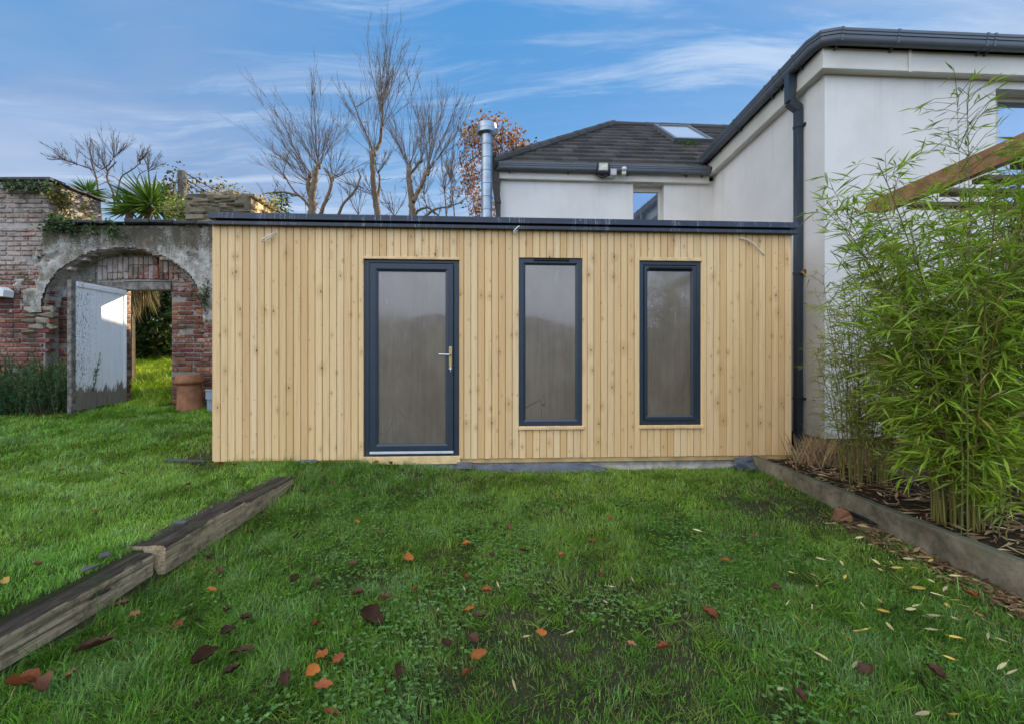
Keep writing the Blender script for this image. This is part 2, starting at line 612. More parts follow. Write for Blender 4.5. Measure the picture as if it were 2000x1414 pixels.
def fn_render(t, b):
    o = ocoord(t)
    x, y, z = t.sep(o)
    n = t.noise(o, 1.3, 5, 0.6)
    c = t.mix(t.smooth(n, 0.3, 0.7), (0.655, 0.63, 0.58), (0.73, 0.705, 0.655))
    sp = t.noise(o, 160.0, 3, 0.6)
    c = t.mix(t.math('MULTIPLY', t.smooth(sp, 0.55, 0.75), 0.25), c, (0.45, 0.45, 0.45))
    # weather marks: faint runs below the eaves and a few specks
    rn = t.noise(t.mapping(o, (9, 9, 0.6)), 1.0, 4, 0.6)
    st = t.math('MULTIPLY', t.smooth(rn, 0.5, 0.75), t.smooth(z, 3.4, 4.5))
    c = t.mix(t.math('MULTIPLY', st, 0.22), c, (0.40, 0.34, 0.24))
    vk = t.voro(o, 3.0)
    spk = t.math('MULTIPLY', t.math('GREATER_THAN', t.sep(vk.outputs['Color'])[0], 0.8), t.smooth(vk.outputs['Distance'], 0.035, 0.015))
    c = t.mix(t.math('MULTIPLY', spk, 0.6), c, (0.1, 0.08, 0.06))
    gr = t.math('MULTIPLY', t.smooth(z, 0.9, 0.3), t.smooth(t.noise(o, 4.0, 4), 0.35, 0.65))
    c = t.mix(t.math('MULTIPLY', gr, 0.45), c, (0.26, 0.25, 0.19))
    t.put(b.inputs['Base Color'], c)
    bump(t, b, t.noise(o, 95.0, 5, 0.7), 0.6, 0.008)


M['render'] = material('white_render', fn_render, 0.85, 0.2)
M['cream'] = plain('cream_fascia', (0.60, 0.57, 0.49), 0.55, 0.4, var=0.07, scale=2.5)
M['gutter'] = plain('grey_gutter', (0.085, 0.098, 0.112), 0.42, 0.5, var=0.1, scale=2.0)
M['downpipe'] = plain('slate_downpipe', (0.033, 0.046, 0.062), 0.4, 0.5, var=0.1, scale=3.0)


def fn_tile(t, b):
    o = ocoord(t)
    n = t.noise(o, 5.0, 6, 0.65)
    f = t.noise(o, 45.0, 4, 0.6)
    c = t.mix(1.0, attr(t), t.mix(n, (0.6, 0.6, 0.6), (1.4, 1.4, 1.4)), 'MULTIPLY')
    c = t.mix(t.math('MULTIPLY', t.smooth(n, 0.6, 0.8), 0.5), c, (0.075, 0.068, 0.045))
    c = t.mix(t.math('MULTIPLY', t.smooth(f, 0.62, 0.75), 0.35), c, (0.13, 0.125, 0.115))
    t.put(b.inputs['Base Color'], c)
    bump(t, b, f, 0.4, 0.006)


M['tile'] = material('roof_tile', fn_tile, 0.75, 0.3)


def fn_brick(t, b):
    """bricks and mortar with worn whitewash, damp green and soot"""
    o = ocoord(t)
    x, y, z = t.sep(o)
    n = t.noise(o, 22.0, 6, 0.7)
    c = t.mix(1.0, attr(t), t.mix(n, (0.4, 0.4, 0.4), (1.35, 1.35, 1.35)), 'MULTIPLY')
    big = t.noise(o, 1.7, 5, 0.6)
    up = t.smooth(z, 1.9, 3.1)
    amt = t.math('ADD', t.math('MULTIPLY', up, 0.40), t.math('MULTIPLY', t.math('SUBTRACT', big, 0.5), 1.3))
    fine = t.math('ADD', amt, t.math('MULTIPLY', t.math('SUBTRACT', n, 0.5), 1.1))
    c = t.mix(t.math('MULTIPLY', t.smooth(fine, 0.04, 0.40), 0.74), c, (0.42, 0.375, 0.325))
    moss = t.math('MULTIPLY', t.smooth(t.noise(o, 2.9, 5, 0.65), 0.46, 0.66), 0.7)
    c = t.mix(moss, c, (0.065, 0.062, 0.035))
    lowd = t.math('MULTIPLY', t.smooth(z, 1.0, 0.4), t.smooth(n, 0.35, 0.65))
    c = t.mix(t.math('MULTIPLY', lowd, 0.5), c, (0.04, 0.038, 0.022))
    t.put(b.inputs['Base Color'], c)
    bump(t, b, n, 0.7, 0.012)


M['brick'] = material('old_brick', fn_brick, 0.85, 0.2)


def fn_plaster(t, b):
    o = ocoord(t)
    x, y, z = t.sep(o)
    n = t.noise(o, 9.0, 7, 0.7)
    f = t.noise(o, 55.0, 5, 0.7)
    c = t.mix(t.smooth(n, 0.3, 0.7), (0.22, 0.20, 0.155), (0.52, 0.495, 0.45))
    # black and olive lichen that runs down from the coping
    xx = t.math('ABSOLUTE', t.math('ADD', x, 6.0))
    top = t.math('ADD', t.smooth(z, 2.75, 3.3), t.math('MULTIPLY', t.smooth(xx, 1.3, 0.2), t.smooth(z, 2.2, 3.0)))
    lich = t.math('ADD', t.math('MULTIPLY_ADD', top, 0.40, 0.03), t.math('MULTIPLY', t.math('SUBTRACT', t.noise(t.mapping(o, (1, 1, 0.35)), 5.0, 6, 0.7), 0.5), 1.5))
    lich = t.math('ADD', lich, t.math('MULTIPLY', t.math('SUBTRACT', f, 0.5), 1.4))
    c = t.mix(t.math('MULTIPLY', t.smooth(lich, 0.02, 0.42), 0.9), c, (0.052, 0.045, 0.026))
    c = t.mix(t.math('MULTIPLY', t.smooth(t.noise(o, 4.1, 6, 0.7), 0.50, 0.66), 0.55), c, (0.17, 0.115, 0.075))
    c = t.mix(t.math('MULTIPLY', t.smooth(t.noise(o, 3.3, 5), 0.52, 0.68), 0.55), c, (0.075, 0.085, 0.032))
    t.put(b.inputs['Base Color'], c)
    bump(t, b, t.math('ADD', n, t.math('MULTIPLY', f, 0.4)), 0.8, 0.02)


M['plaster'] = material('old_plaster', fn_plaster, 0.9, 0.15)


def fn_oldpaint(t, b):
    """white paint flaking from grey boards, rotten towards the ground"""
    o = ocoord(t)
    x, y, z = t.sep(o)
    g = t.noise(t.mapping(o, (30, 30, 3)), 1.0, 6, 0.65)
    wood = t.mix(g, (0.07, 0.055, 0.04), (0.30, 0.26, 0.21))
    brd = t.math('FLOOR', t.math('MULTIPLY', y, 10.5))
    edge = t.math('ADD', t.math('MULTIPLY', t.noise(t.comb(t.math('MULTIPLY', y, 5.0), 2.0, t.math('MULTIPLY', z, 1.2)), 1.0, 6, 0.7), 0.95), t.math('MULTIPLY_ADD', g, 0.30, 0.45))
    fl = t.noise(t.mapping(o, (60, 60, 22)), 1.0, 6, 0.7)
    nr = t.smooth(y, -0.25, -0.8)                         # more flaking towards the free edge
    keep = t.math('MULTIPLY', t.smooth(z, t.math('SUBTRACT', edge, 0.30), t.math('SUBTRACT', edge, 0.22)), t.smooth(fl, t.math('MULTIPLY_ADD', nr, 0.13, 0.27), t.math('MULTIPLY_ADD', nr, 0.13, 0.33)))
    white = t.mix(t.noise(o, 6.0, 4), (0.70, 0.71, 0.72), (0.84, 0.85, 0.85))
    t.put(b.inputs['Base Color'], t.mix(keep, wood, white))
    bump(t, b, t.math('ADD', t.math('MULTIPLY', keep, 0.6), g), 0.5, 0.006)


M['oldpaint'] = material('flaking_white_paint', fn_oldpaint, 0.7, 0.3)
M['greywood'] = plain('weathered_grey_wood', (0.17, 0.155, 0.13), 0.8, 0.2, var=0.5, scale=14, bmp=0.4)


def fn_sleeper(t, b):
    o = ocoord(t)
    x, y, z = t.sep(o)
    g = t.noise(t.comb(t.math('MULTIPLY', x, 40.0), t.math('MULTIPLY', y, 3.0), t.math('MULTIPLY', z, 60.0)), 1.0, 8, 0.7, 0.6)
    ck = t.voro(t.comb(t.math('MULTIPLY', x, 14.0), t.math('MULTIPLY', y, 1.5), t.math('MULTIPLY', z, 26.0)), 1.0, 'DISTANCE_TO_EDGE')
    crack = t.smooth(t.math('ADD', ck.outputs['Distance'], t.math('MULTIPLY', t.math('SUBTRACT', g, 0.5), 0.12)), 0.05, 0.0)
    n = t.noise(o, 5.0, 6, 0.7)
    side = t.mix(t.smooth(g, .2, .75), (0.25, 0.175, 0.095), (0.56, 0.425, 0.255))
    mt = t.noise(o, 17.0, 6, 0.7)
    side = t.mix(t.math('MULTIPLY', t.smooth(mt, 0.5, 0.66), 0.6), side, (0.10, 0.078, 0.045))
    side = t.mix(t.math('MULTIPLY', t.smooth(n, 0.53, 0.68), 0.6), side, (0.045, 0.034, 0.020))
    top = t.mix(t.smooth(g, .3, .7), (0.018, 0.014, 0.010), (0.085, 0.066, 0.047))
    top = t.mix(t.smooth(n, 0.56, 0.72), top, (0.055, 0.06, 0.025))
    gn = t.n('ShaderNodeNewGeometry').outputs['Normal']
    c = t.mix(t.smooth(t.math('ADD', t.sep(gn)[2], t.math('MULTIPLY', t.math('SUBTRACT', n, 0.5), 0.6)), 0.35, 0.7), side, top)
    c = t.mix(t.math('MULTIPLY', crack, 0.3), c, (0.018, 0.014, 0.010))
    t.put(b.inputs['Base Color'], c)
    bump(t, b, g, 0.9, 0.012)


M['sleeper'] = material('weathered_sleeper', fn_sleeper, 0.85, 0.2)


def fn_gravelboard(t, b):
    o = ocoord(t)
    x, y, z = t.sep(o)
    n = t.noise(o, 3.2, 6, 0.65)
    f = t.noise(o, 60.0, 4, 0.6)
    c = t.mix(t.smooth(n, .28, .72), (0.055, 0.045, 0.028), (0.30, 0.255, 0.175))
    c = t.mix(t.math('MULTIPLY', t.smooth(t.noise(o, 1.8, 4), 0.5, 0.68), 0.6), c, (0.10, 0.105, 0.045))
    gn = t.n('ShaderNodeNewGeometry').outputs['Normal']
    c = t.mix(t.math('MULTIPLY', t.smooth(t.sep(gn)[2], 0.4, 0.8), 0.8), c, (0.062, 0.066, 0.045))
    c = t.mix(t.math('MULTIPLY', t.smooth(f, 0.5, 0.75), 0.4), c, (0.05, 0.042, 0.03))
    t.put(b.inputs['Base Color'], c)
    bump(t, b, t.math('ADD', f, n), 0.4, 0.006)


M['gravelboard'] = material('concrete_edging', fn_gravelboard, 0.85, 0.2)


def fn_soil(t, b):
    o = ocoord(t)
    n = t.noise(o, 6.0, 7, 0.7)
    f = t.noise(o, 70.0, 5, 0.7)
    c = t.mix(n, (0.018, 0.013, 0.008), (0.055, 0.038, 0.023))
    c = t.mix(t.math('MULTIPLY', t.smooth(f, 0.55, 0.8), 0.5), c, (0.09, 0.06, 0.035))
    t.put(b.inputs['Base Color'], c)
    bump(t, b, t.math('ADD', n, f), 0.8, 0.03)


M['soil'] = material('dark_soil', fn_soil, 0.95, 0.1)


def fn_ground(t, b):
    o = ocoord(t)
    n = t.noise(o, 3.0, 7, 0.7)
    f = t.noise(o, 60.0, 5, 0.7)
    c = t.mix(t.smooth(n, 0.35, 0.68), (0.036, 0.042, 0.016), (0.052, 0.062, 0.022))
    c = t.mix(t.smooth(t.math('ADD', t.math('MULTIPLY', f, 0.6), t.math('MULTIPLY', n, 0.5)), 0.5, 0.72), c, (0.070, 0.052, 0.034))
    t.put(b.inputs['Base Color'], c)
    bump(t, b, t.math('ADD', n, f), 0.8, 0.03)


M['ground'] = material('turf_floor', fn_ground, 0.95, 0.1)
M['bark'] = tinted('bark', 0.9, 0.15, 0.7, 9.0, 0.8, 40.0)
M['culm'] = tinted('bamboo_culm', 0.4, 0.4, 0.2, 12.0)
M['terracotta'] = plain('terracotta', (0.25, 0.115, 0.06), 0.8, 0.2, var=0.25, scale=9, bmp=0.3)
M['steel'] = plain('galvanised_steel', (0.27, 0.31, 0.35), 0.36, 0.5, metal=0.9, var=0.18, scale=9)
M['steel_dark'] = plain('dull_steel_band', (0.20, 0.22, 0.24), 0.45, 0.5, metal=0.8, var=0.15, scale=9)
M['brass'] = plain('polished_brass', (0.62, 0.50, 0.24), 0.28, 0.5, metal=0.9, var=0.1)
M['chrome'] = plain('brushed_chrome', (0.62, 0.64, 0.66), 0.25, 0.5, metal=0.95, var=0.05)
M['whiteplastic'] = plain('white_plastic', (0.68, 0.68, 0.66), 0.45, 0.4, var=0.06)
M['sheet'] = plain('grey_blue_plastic_sheet', (0.06, 0.07, 0.085), 0.42, 0.5, var=0.35, scale=9, bmp=0.3, bscale=25)
M['concrete'] = plain('pale_concrete', (0.30, 0.28, 0.235), 0.9, 0.2, var=0.35, scale=8, bmp=0.4)
M['greyplastic'] = plain('grey_plastic_tub', (0.26, 0.30, 0.36), 0.45, 0.4, var=0.1)
M['greenplastic'] = plain('green_plastic', (0.015, 0.10, 0.06), 0.45, 0.4, var=0.1)
M['stone'] = tinted('stone', 0.88, 0.2, 0.4, 14.0, 0.6, 40.0)
M['rafter'] = plain('orange_stained_timber', (0.30, 0.16, 0.07), 0.6, 0.3, var=0.28, scale=10, bmp=0.25)
M['lath'] = plain('grey_brown_lath', (0.15, 0.115, 0.078), 0.75, 0.2, var=0.3, scale=12, bmp=0.25)
M['slate'] = plain('dark_slate', (0.045, 0.047, 0.05), 0.7, 0.3, var=0.35, scale=8, bmp=0.4)
M['cable'] = plain('white_cable', (0.66, 0.65, 0.60), 0.45, 0.4, var=0.05)
M['wire'] = plain('rusty_wire', (0.035, 0.03, 0.028), 0.7, 0.3)

# ------------------------------------------------------------------ shed front line
P0 = np.array((-3.002, 4.54))
TH = math.atan2(4.873 - 4.54, 6.018 * 0.99847)
CT, ST = math.cos(TH), math.sin(TH)


def su(px):
    """distance along the garden room front for a photo column"""
    k = (px - 1000) / FPX
    return (k * P0[1] - P0[0]) / (CT - k * ST)


def sz(px, py):
    y = P0[1] + su(px) * ST
    return H + (707 - py) / FPX * y


# ------------------------------------------------------------------ ground
def ground_z(x, y):
    x = np.asarray(x, float); y = np.asarray(y, float)
    low = 0.065 * sstep(y, 2.4, 4.7) + 0.012 * (fbm(x * 1.3, y * 1.3, 3) - 0.5)
    upper = 0.145 + 0.02 * (fbm(x * 1.1, y * 1.1, 5) - 0.5) + 0.016 * np.clip(-2.2 - x, 0, 3)
    upper = upper + 0.104 * np.clip(y - 4.25, 0, 3.1)
    bank = np.clip(y - 7.5, 0, 4.5) * 0.19
    upper = upper + bank * sstep(x, -1.0, -3.0)
    edge = np.where(y < 4.0, sstep(x, -2.03, -2.13), sstep(x, 0.0, -2.2))
    t = sstep(y, 3.85, 4.25)
    edge = sstep(x, -1.98, -2.07) * (1 - t) + sstep(x, 0.3, -2.1) * t
    z = low * (1 - edge) + upper * edge
    far = sstep(y, 13, 40) * 1.6
    rear_rise = sstep(-y, 14, 60) * 5.0 + sstep(-y, 60, 400) * 30 * (0.6 + 0.8 * fbm(x / 120, y / 120, 9))  # unseen ground rise added behind the viewer for the panes to reflect
    return z + far + rear_rise * (0.75 + 0.5 * fbm(x / 14, y / 14, 21))


xs = np.concatenate([-np.geomspace(12, 1500, 26)[::-1], np.arange(-11.8, -2.2, 0.14), np.array([-2.2, -2.13, -2.07, -2.025, -1.98, -1.93]), np.arange(-1.8, 5.9, 0.14), np.geomspace(6, 1500, 26)])
ys = np.concatenate([-np.geomspace(3, 1500, 34)[::-1], np.arange(-2.5, 13, 0.14), np.geomspace(13.2, 1500, 26)])
GX, GY = np.meshgrid(xs, ys)
g = MB()
g.grid(np.stack([GX, GY, ground_z(GX, GY)], -1))
tag(g.build('lawn_ground', M['ground'], smooth=True), kind='structure')

# planting bed behind the concrete edging
bx = np.linspace(2.60, 6.2, 60); by = np.linspace(1.2, 5.4, 70)
BX, BY = np.meshgrid(bx, by)


def bed_z(x, y):
    return 0.135 + 0.05 * (fbm(x * 3, y * 3, 31) - 0.5) + 0.03 * sstep(x, 2.6, 3.2)


g = MB()
g.grid(np.stack([BX, BY, bed_z(BX, BY)], -1))
tag(g.build('planting_bed', M['soil'], smooth=True), kind='structure')

# ------------------------------------------------------------------ garden room
room = empty('garden_cabin', (P0[0], P0[1], 0), TH,
             'flat roofed garden room clad in pale vertical larch boards with two tall windows', 'garden room')
LU = 6.018
ZB, ZT = 0.205, 2.60
D0, D1 = su(711), su(897)
DZ0, DZ1 = sz(800, 890), sz(800, 508)
W1 = (su(1013), su(1137), sz(1075, 831), sz(1075, 505))
W2 = (su(1248), su(1368), sz(1308, 829), sz(1308, 511))
holes = [(D0, D1, 0.0, DZ1), W1, W2]
BW = LU / 84


def clad():
    mb = MB()
    edges = [i * BW for i in range(85)]
    for i in range(84):
        a, b = edges[i] + 0.0019, edges[i + 1] - 0.0019
        tint = (random.random(), random.random(), random.random())
        cuts = sorted({a, b, *[h for q in holes for h in q[:2] if a < h < b]})
        dv = random.uniform(0, 0.002)
        for c0, c1 in zip(cuts[:-1], cuts[1:]):
            if c1 - c0 < 0.004:
                continue
            m = (c0 + c1) / 2
            segs = [(ZB - random.uniform(0, .004), ZT)]
            for q in holes:
                if q[0] < m < q[1]:
                    new = []
                    for (s0, s1) in segs:
                        if q[2] > s0 + 0.01:
                            new.append((s0, q[2]))
                        if q[3] < s1:
                            new.append((q[3], s1))
                    segs = new
            for (s0, s1) in segs:
                y0 = -0.020 - dv
                bv = 0.0045
                V = [(c0, y0 + bv + .002, s0), (c0 + bv, y0, s0), (c1 - bv, y0, s0), (c1, y0 + bv + .002, s0), (c1, 0.0, s0), (c0, 0.0, s0)]
                V = V + [(x, y, s1) for x, y, _ in V]
                F = [[k, (k + 1) % 6, (k + 1) % 6 + 6, k + 6] for k in range(6)]
                mb.add(V, [np.array(F), np.arange(6)[::-1], np.arange(6) + 6], tint)
    # returns on the two end walls
    for u0, sgn in ((0.0, -1), (LU, 1)):
        n = 30
        for i in range(n):
            a, b = i * BW + 0.0035 + 0.001, (i + 1) * BW - 0.0035
            tint = (random.random(),) * 3
            x0, x1 = sorted((u0, u0 + sgn * 0.02))
            mb.box(x0, x1, a, b, ZB, ZT, tint)
    return mb


clad().build('cladding', M['cladding'], room)
room['kind'] = 'thing'
core = MB()
# dark battens and frame behind the boards, open where door and windows sit
core.wall((0.002, -0.009), (LU - 0.002, -0.009), 0.16, 2.58, [(q[0], q[1], max(q[2], 0.1601), q[3]) for q in holes], 0.10)
core.box(0.003, LU - 0.003, 2.10, 2.16, 0.16, 2.58)
core.box(0.003, 0.09, 0.104, 2.099, 0.16, 2.58)
core.box(LU - 0.09, LU - 0.003, 0.104, 2.099, 0.16, 2.58)
core.build('wall_frame', plain('battens_in_gaps', (0.36, 0.185, 0.07), 0.9, 0.1), room)
fl = MB()
fl.box(0.1, LU - 0.1, 0.104, 2.099, 0.16, 0.2)
fl.build('floor_slab', M['concrete'], room)
rf = MB()
rf.box(0.042, LU - 0.034, 0.01, 2.2, 2.603, 2.66)
rf.build('roof', M['black'], room)
# roof edge: stepped dark trim with a shadow slot
tr = MB()
prof = [(0.0, 2.566), (0.055, 2.566), (0.055, 2.572), (0.050, 2.576), (0.050, 2.598), (0.004, 2.600), (0.004, 2.622), (0.060, 2.624), (0.060, 2.656), (0.050, 2.662), (0.050, 2.684), (0.030, 2.690), (0.0, 2.690)]
tr.sweep([(0.040, 2.2), (0.040, -0.022), (LU - 0.018, -0.022), (LU - 0.018, 2.2)], [(o, z) for o, z in prof])
tr.build('roof_trim', M['roof_trim'], room)
sk = MB()
sk.bevbox(su(690), LU - 0.05, -0.012, 0.0, 0.155, ZB - 0.006, 0.002)
sk.build('skirting_board', M['skirt_wood'], room)
bs = MB()
nx = 90
ux = np.linspace(0.0, LU - 0.02, nx)
zb = np.linspace(-0.1, 0.152, 7)
UX, ZZ = np.meshgrid(ux, zb)
VV = 0.012 - 0.035 * sstep(-ZZ, -0.13, -0.05) * (0.4 + 1.2 * fbm(UX * 3, ZZ * 14, 8))
bs.grid(np.stack([UX, VV, ZZ], -1))
bs.box(0.0, LU - 0.02, 0.03, 2.1, -0.1, 0.15)
bs.build('concrete_base', M['concrete'], room)


def frame_ring(mb, x0, x1, z0, z1, w, yf, yb, bv=0.008, wl=None, wr=None, wb=None, wt=None):
    """mitred frame with a chamfered inner edge; yf = front depth, yb = back depth"""
    wl, wr, wb, wt = wl or w, wr or w, wb or w, wt or w
    o = [(x0, z0), (x1, z0), (x1, z1), (x0, z1)]
    k = 0.68
    m = [(x0 + wl * k, z0 + wb * k), (x1 - wr * k, z0 + wb * k), (x1 - wr * k, z1 - wt * k), (x0 + wl * k, z1 - wt * k)]
    i = [(x0 + wl, z0 + wb), (x1 - wr, z0 + wb), (x1 - wr, z1 - wt), (x0 + wl, z1 - wt)]
    rings = [[(x, yb, z) for x, z in o], [(x, yf, z) for x, z in o], [(x, yf, z) for x, z in m], [(x, yf + bv, z) for x, z in i], [(x, yb, z) for x, z in i]]
    V = [p for r in rings for p in r]
    F = []
    n = len(rings)
    for a in range(n - 1):
        for c in range(4):
            d = (c + 1) % 4
            F.append([a * 4 + c, a * 4 + d, (a + 1) * 4 + d, (a + 1) * 4 + c])
    mb.add(V, np.array(F))
    return mb


# door
door = frame_ring(MB(), D0 + 0.004, D1 - 0.004, DZ0, DZ1 - 0.006, 0.058, 0.0, 0.07, 0.006, wb=0.028, wt=0.035).build('door', M['anthracite'], room)
leaf0, leaf1 = D0 + 0.064, D1 - 0.064
lf = frame_ring(MB(), leaf0, leaf1, DZ0 + 0.052, DZ1 - 0.043, 0.078, -0.012, 0.06, 0.014).build('door_leaf', M['anthracite'], door)
gl = MB()
gl.box(leaf0 + 0.079, leaf1 - 0.079, 0.012, 0.03, DZ0 + 0.131, DZ1 - 0.122)
gl.build('glass_pane', M['pane'], door)
th = MB()
th.bevbox(leaf0 - 0.004, leaf1 + 0.004, -0.022, 0.03, DZ0 + 0.026, DZ0 + 0.050, 0.003)
th.build('threshold', plain('pale_aluminium', (0.55, 0.57, 0.6), 0.4, 0.5, var=0.06), door)
hx = su(880)
hz0, hz1 = sz(880, 722), sz(880, 677)
hd = MB()
hd.bevbox(hx - 0.016, hx + 0.016, -0.020, -0.012, hz0, hz1, 0.003)
zl = sz(880, 693)
ky = [(hx, -0.02, hz0 + 0.045), (hx, -0.030, hz0 + 0.045)]
hd.tube(ky, 0.009, 12)
hnd = hd.build('door_handle', M['brass'], door)
hd = MB()
hd.tube([(hx, -0.02, hz0 + 0.02), (hx, -0.028, hz0 + 0.0), (hx + 0.004, -0.028, hz0 - 0.025)], 0.004, 6)
hd.build('key', M['chrome'], door)
lv = MB()
lv.tube([(hx, -0.02, zl), (hx, -0.062, zl), (hx - 0.012, -0.070, zl), (hx - 0.115, -0.070, zl + 0.002)], [0.010, 0.009, 0.009, 0.008], 10)
auto_smooth(lv.build('lever', M['chrome'], door))
ds = MB()
ds.bevbox(D0 - 0.012, D1 + 0.012, -0.030, 0.045, DZ0 - 0.082, DZ0 - 0.001, 0.003)
ds.build('door_sill', M['trim_wood'], room)
for (q, nm) in ((( D0, D1, DZ0, DZ1), 'd'), (W1, 'a'), (W2, 'b')):
    if nm != 'd':
        s_ = MB()
        s_.bevbox(q[0] - 0.002, q[1] + 0.016, -0.040, 0.0, q[2] - 0.036, q[2] - 0.004, 0.003)
        s_.build('window_sill', M['trim_wood'], room)
    if nm != 'a':
        h_ = MB()
        h_.bevbox(q[0] - 0.004, q[1] + 0.006, -0.026, 0.0, q[3] - 0.001, q[3] + (0.026 if nm == 'd' else 0.034), 0.003)
        h_.build('head_trim', M['trim_wood'], room)
# fixed window
wn = frame_ring(MB(), W1[0] + 0.003, W1[1] - 0.003, W1[2], W1[3] - 0.004, 0.068, -0.004, 0.07, 0.014).build('window', M['anthracite'], room)
gl = MB(); gl.box(W1[0] + 0.0715, W1[1] - 0.0715, 0.014, 0.03, W1[2] + 0.0685, W1[3] - 0.0725)
gl.build('glass_pane', M['pane'], wn)
vt = MB(); vt.bevbox(W1[0] + 0.16, W1[1] - 0.14, -0.020, -0.0045, W1[3] - 0.030, W1[3] - 0.008, 0.003)
vt.build('trickle_vent', M['black'], wn)
# opening window: outer frame and inset sash
wn = frame_ring(MB(), W2[0] + 0.003, W2[1] - 0.003, W2[2], W2[3] - 0.003, 0.052, -0.004, 0.07, 0.012, wl=0.058).build('window', M['anthracite'], room)
sx0, sx1, sz0, sz1 = W2[0] + 0.056, W2[1] - 0.050, W2[2] + 0.048, W2[3] - 0.052
sh = frame_ring(MB(), sx0, sx1, sz0, sz1, 0.052, -0.010, 0.06, 0.014, wl=0.036).build('sash', M['anthracite'], wn)
gl = MB(); gl.box(sx0 + 0.0365, sx1 - 0.0525, 0.014, 0.03, sz0 + 0.0525, sz1 - 0.0525)
gl.build('glass_pane', M['pane'], wn)
vt = MB(); vt.bevbox(sx0 + 0.05, sx1 - 0.05, -0.024, -0.0105, sz1 - 0.034, sz1 - 0.012, 0.003)
vt.build('trickle_vent', M['black'], wn)

# cable tails poking out of the cladding
Rz = np.array([[CT, -ST, 0], [ST, CT, 0], [0, 0, 1]])


def loc2w(p):
    p = np.atleast_2d(np.asarray(p, float))
    return p @ Rz.T + np.array((P0[0], P0[1], 0))


def cable(pts, label):
    q = loc2w(pts)
    t = np.linspace(0, 1, 14)
    k = np.linspace(0, 1, len(q))
    q = np.stack([np.interp(t, k, q[:, j]) for j in range(3)], 1)
    q[1:-1] = (q[:-2] + q[1:-1] * 2 + q[2:]) / 4
    m = MB(); m.tube(q, 0.0065, 8)
    return tag(m.build('power_cable', M['cable'], smooth=True), label, 'cable', 'cable tails hanging from the timber wall')


def cz(px, py, v):
    return (su(px), v, sz(px, py))


cable([cz(541, 457, 0.0), cz(540, 459, -.05), cz(533, 464, -.075), cz(520, 471, -.075), cz(515, 477, -.05), cz(522, 473, -.045), cz(538, 463, -.04)],
      'white cable loop sticking out of the boards left of the door')
cable([cz(1014, 444, -0.01), cz(1014, 446, -.07), cz(1010, 449, -.09), cz(1003, 456, -.09), cz(1001, 461, -.07), cz(1006, 458, -.06), cz(1013, 450, -.05)],
      'short white cable loop at the roof edge above the fixed window')
cable([cz(1440, 467, 0.0), cz(1442, 467, -.04), cz(1455, 471, -.05), cz(1468, 479, -.045), cz(1480, 490, -.035), cz(1489, 500, -.03)],
      'long white cable hanging down the boards near the right end')

# ------------------------------------------------------------------ house
house = empty('house', (0, 0, 0), 0, 'white rendered house with tiled hipped roof and grey gutters behind the garden room', 'house')
house['kind'] = 'thing'
A = np.array((3.61, 5.20)); B = np.array((3.61, 8.10)); Cc = np.array((-0.197, 7.88)); D = np.array((15.0, 5.83)); Cb = np.array((-0.197, 13.6))
ZF1 = 4.52
wl = MB()
dAD = np.linalg.norm(D - A)
uAD = (D - A) / dAD
wx0 = 2.10
wl.wall(A, D, 0.32, 4.62, [(wx0, wx0 + 1.1, 3.05, 4.42)], 0.30)
wl.wall(B + (0, 0.0), A + (0, 0.301), 0.32, 4.62, [], 0.29)
uCB = (B - Cc) / np.linalg.norm(B - Cc)
bw0 = float(np.dot(np.array(((1238 - 1000) / FPX * 7.97, 7.97)) - Cc, uCB))
wl.wall(Cc, B, 0.32, 4.44, [(bw0, bw0 + 0.56, 2.6, 4.36)], 0.30)
wl.wall(Cb, Cc + (0, 0.301), 0.32, 4.44, [], 0.29)
wl.wall((15.0, 6.2), (15.0, 13.6), 0.32, 4.62, [], 0.3)
wl.wall((14.7, 13.6), (0.15, 13.6), 0.32, 4.44, [], 0.3)
wl.build('wall', M['render'], house)
pl = MB()
pl.sweep([B - (0, 0.05), A, D], [(-0.2, -0.1), (-0.02, -0.1), (-0.02, 0.318), (-0.2, 0.318)])
pl.sweep([Cb, Cc, B - (0.3, 0.0)], [(-0.2, -0.1), (-0.02, -0.1), (-0.02, 0.318), (-0.2, 0.318)])
pl.build('plinth', M['black'], house)
fa = MB()
pathF = [B + (0, 0.02), A, D]
fa.sweep(pathF, [(0.002, 4.515), (0.085, 4.515), (0.098, 4.525), (0.098, 4.555), (0.088, 4.562), (0.088, 4.76), (0.002, 4.76)])
pathB = [Cb, Cc, B - (0.1, 0.0057)]
fa.sweep(pathB, [(0.002, 4.372), (0.06, 4.372), (0.07, 4.38), (0.07, 4.41), (0.062, 4.416), (0.062, 4.55), (0.002, 4.55)])
# board joint cover on the front fascia
q = A + uAD * 0.92
fa.sweep([q, q + uAD * 0.035], [(0.0985, 4.512), (0.104, 4.512), (0.104, 4.762), (0.0885, 4.762), (0.0885, 4.5562)])
fa.build('fascia', M['cream'], house)


def gutter_prof(o, z, s=1.0):
    return [(o + a * s, z + b * s) for a, b in ((0, 0), (0.045, -0.03), (0.075, -0.03), (0.098, -0.012), (0.104, 0.015), (0.104, 0.04), (0.112, 0.045), (0.112, 0.068), (0.118, 0.074), (0.118, 0.1), (0.108, 0.104), (0.0, 0.104))]


def bez(a, c, b, n=6):
    t = np.linspace(0, 1, n)[:, None]
    return (1 - t) ** 2 * a + 2 * t * (1 - t) * c + t * t * b


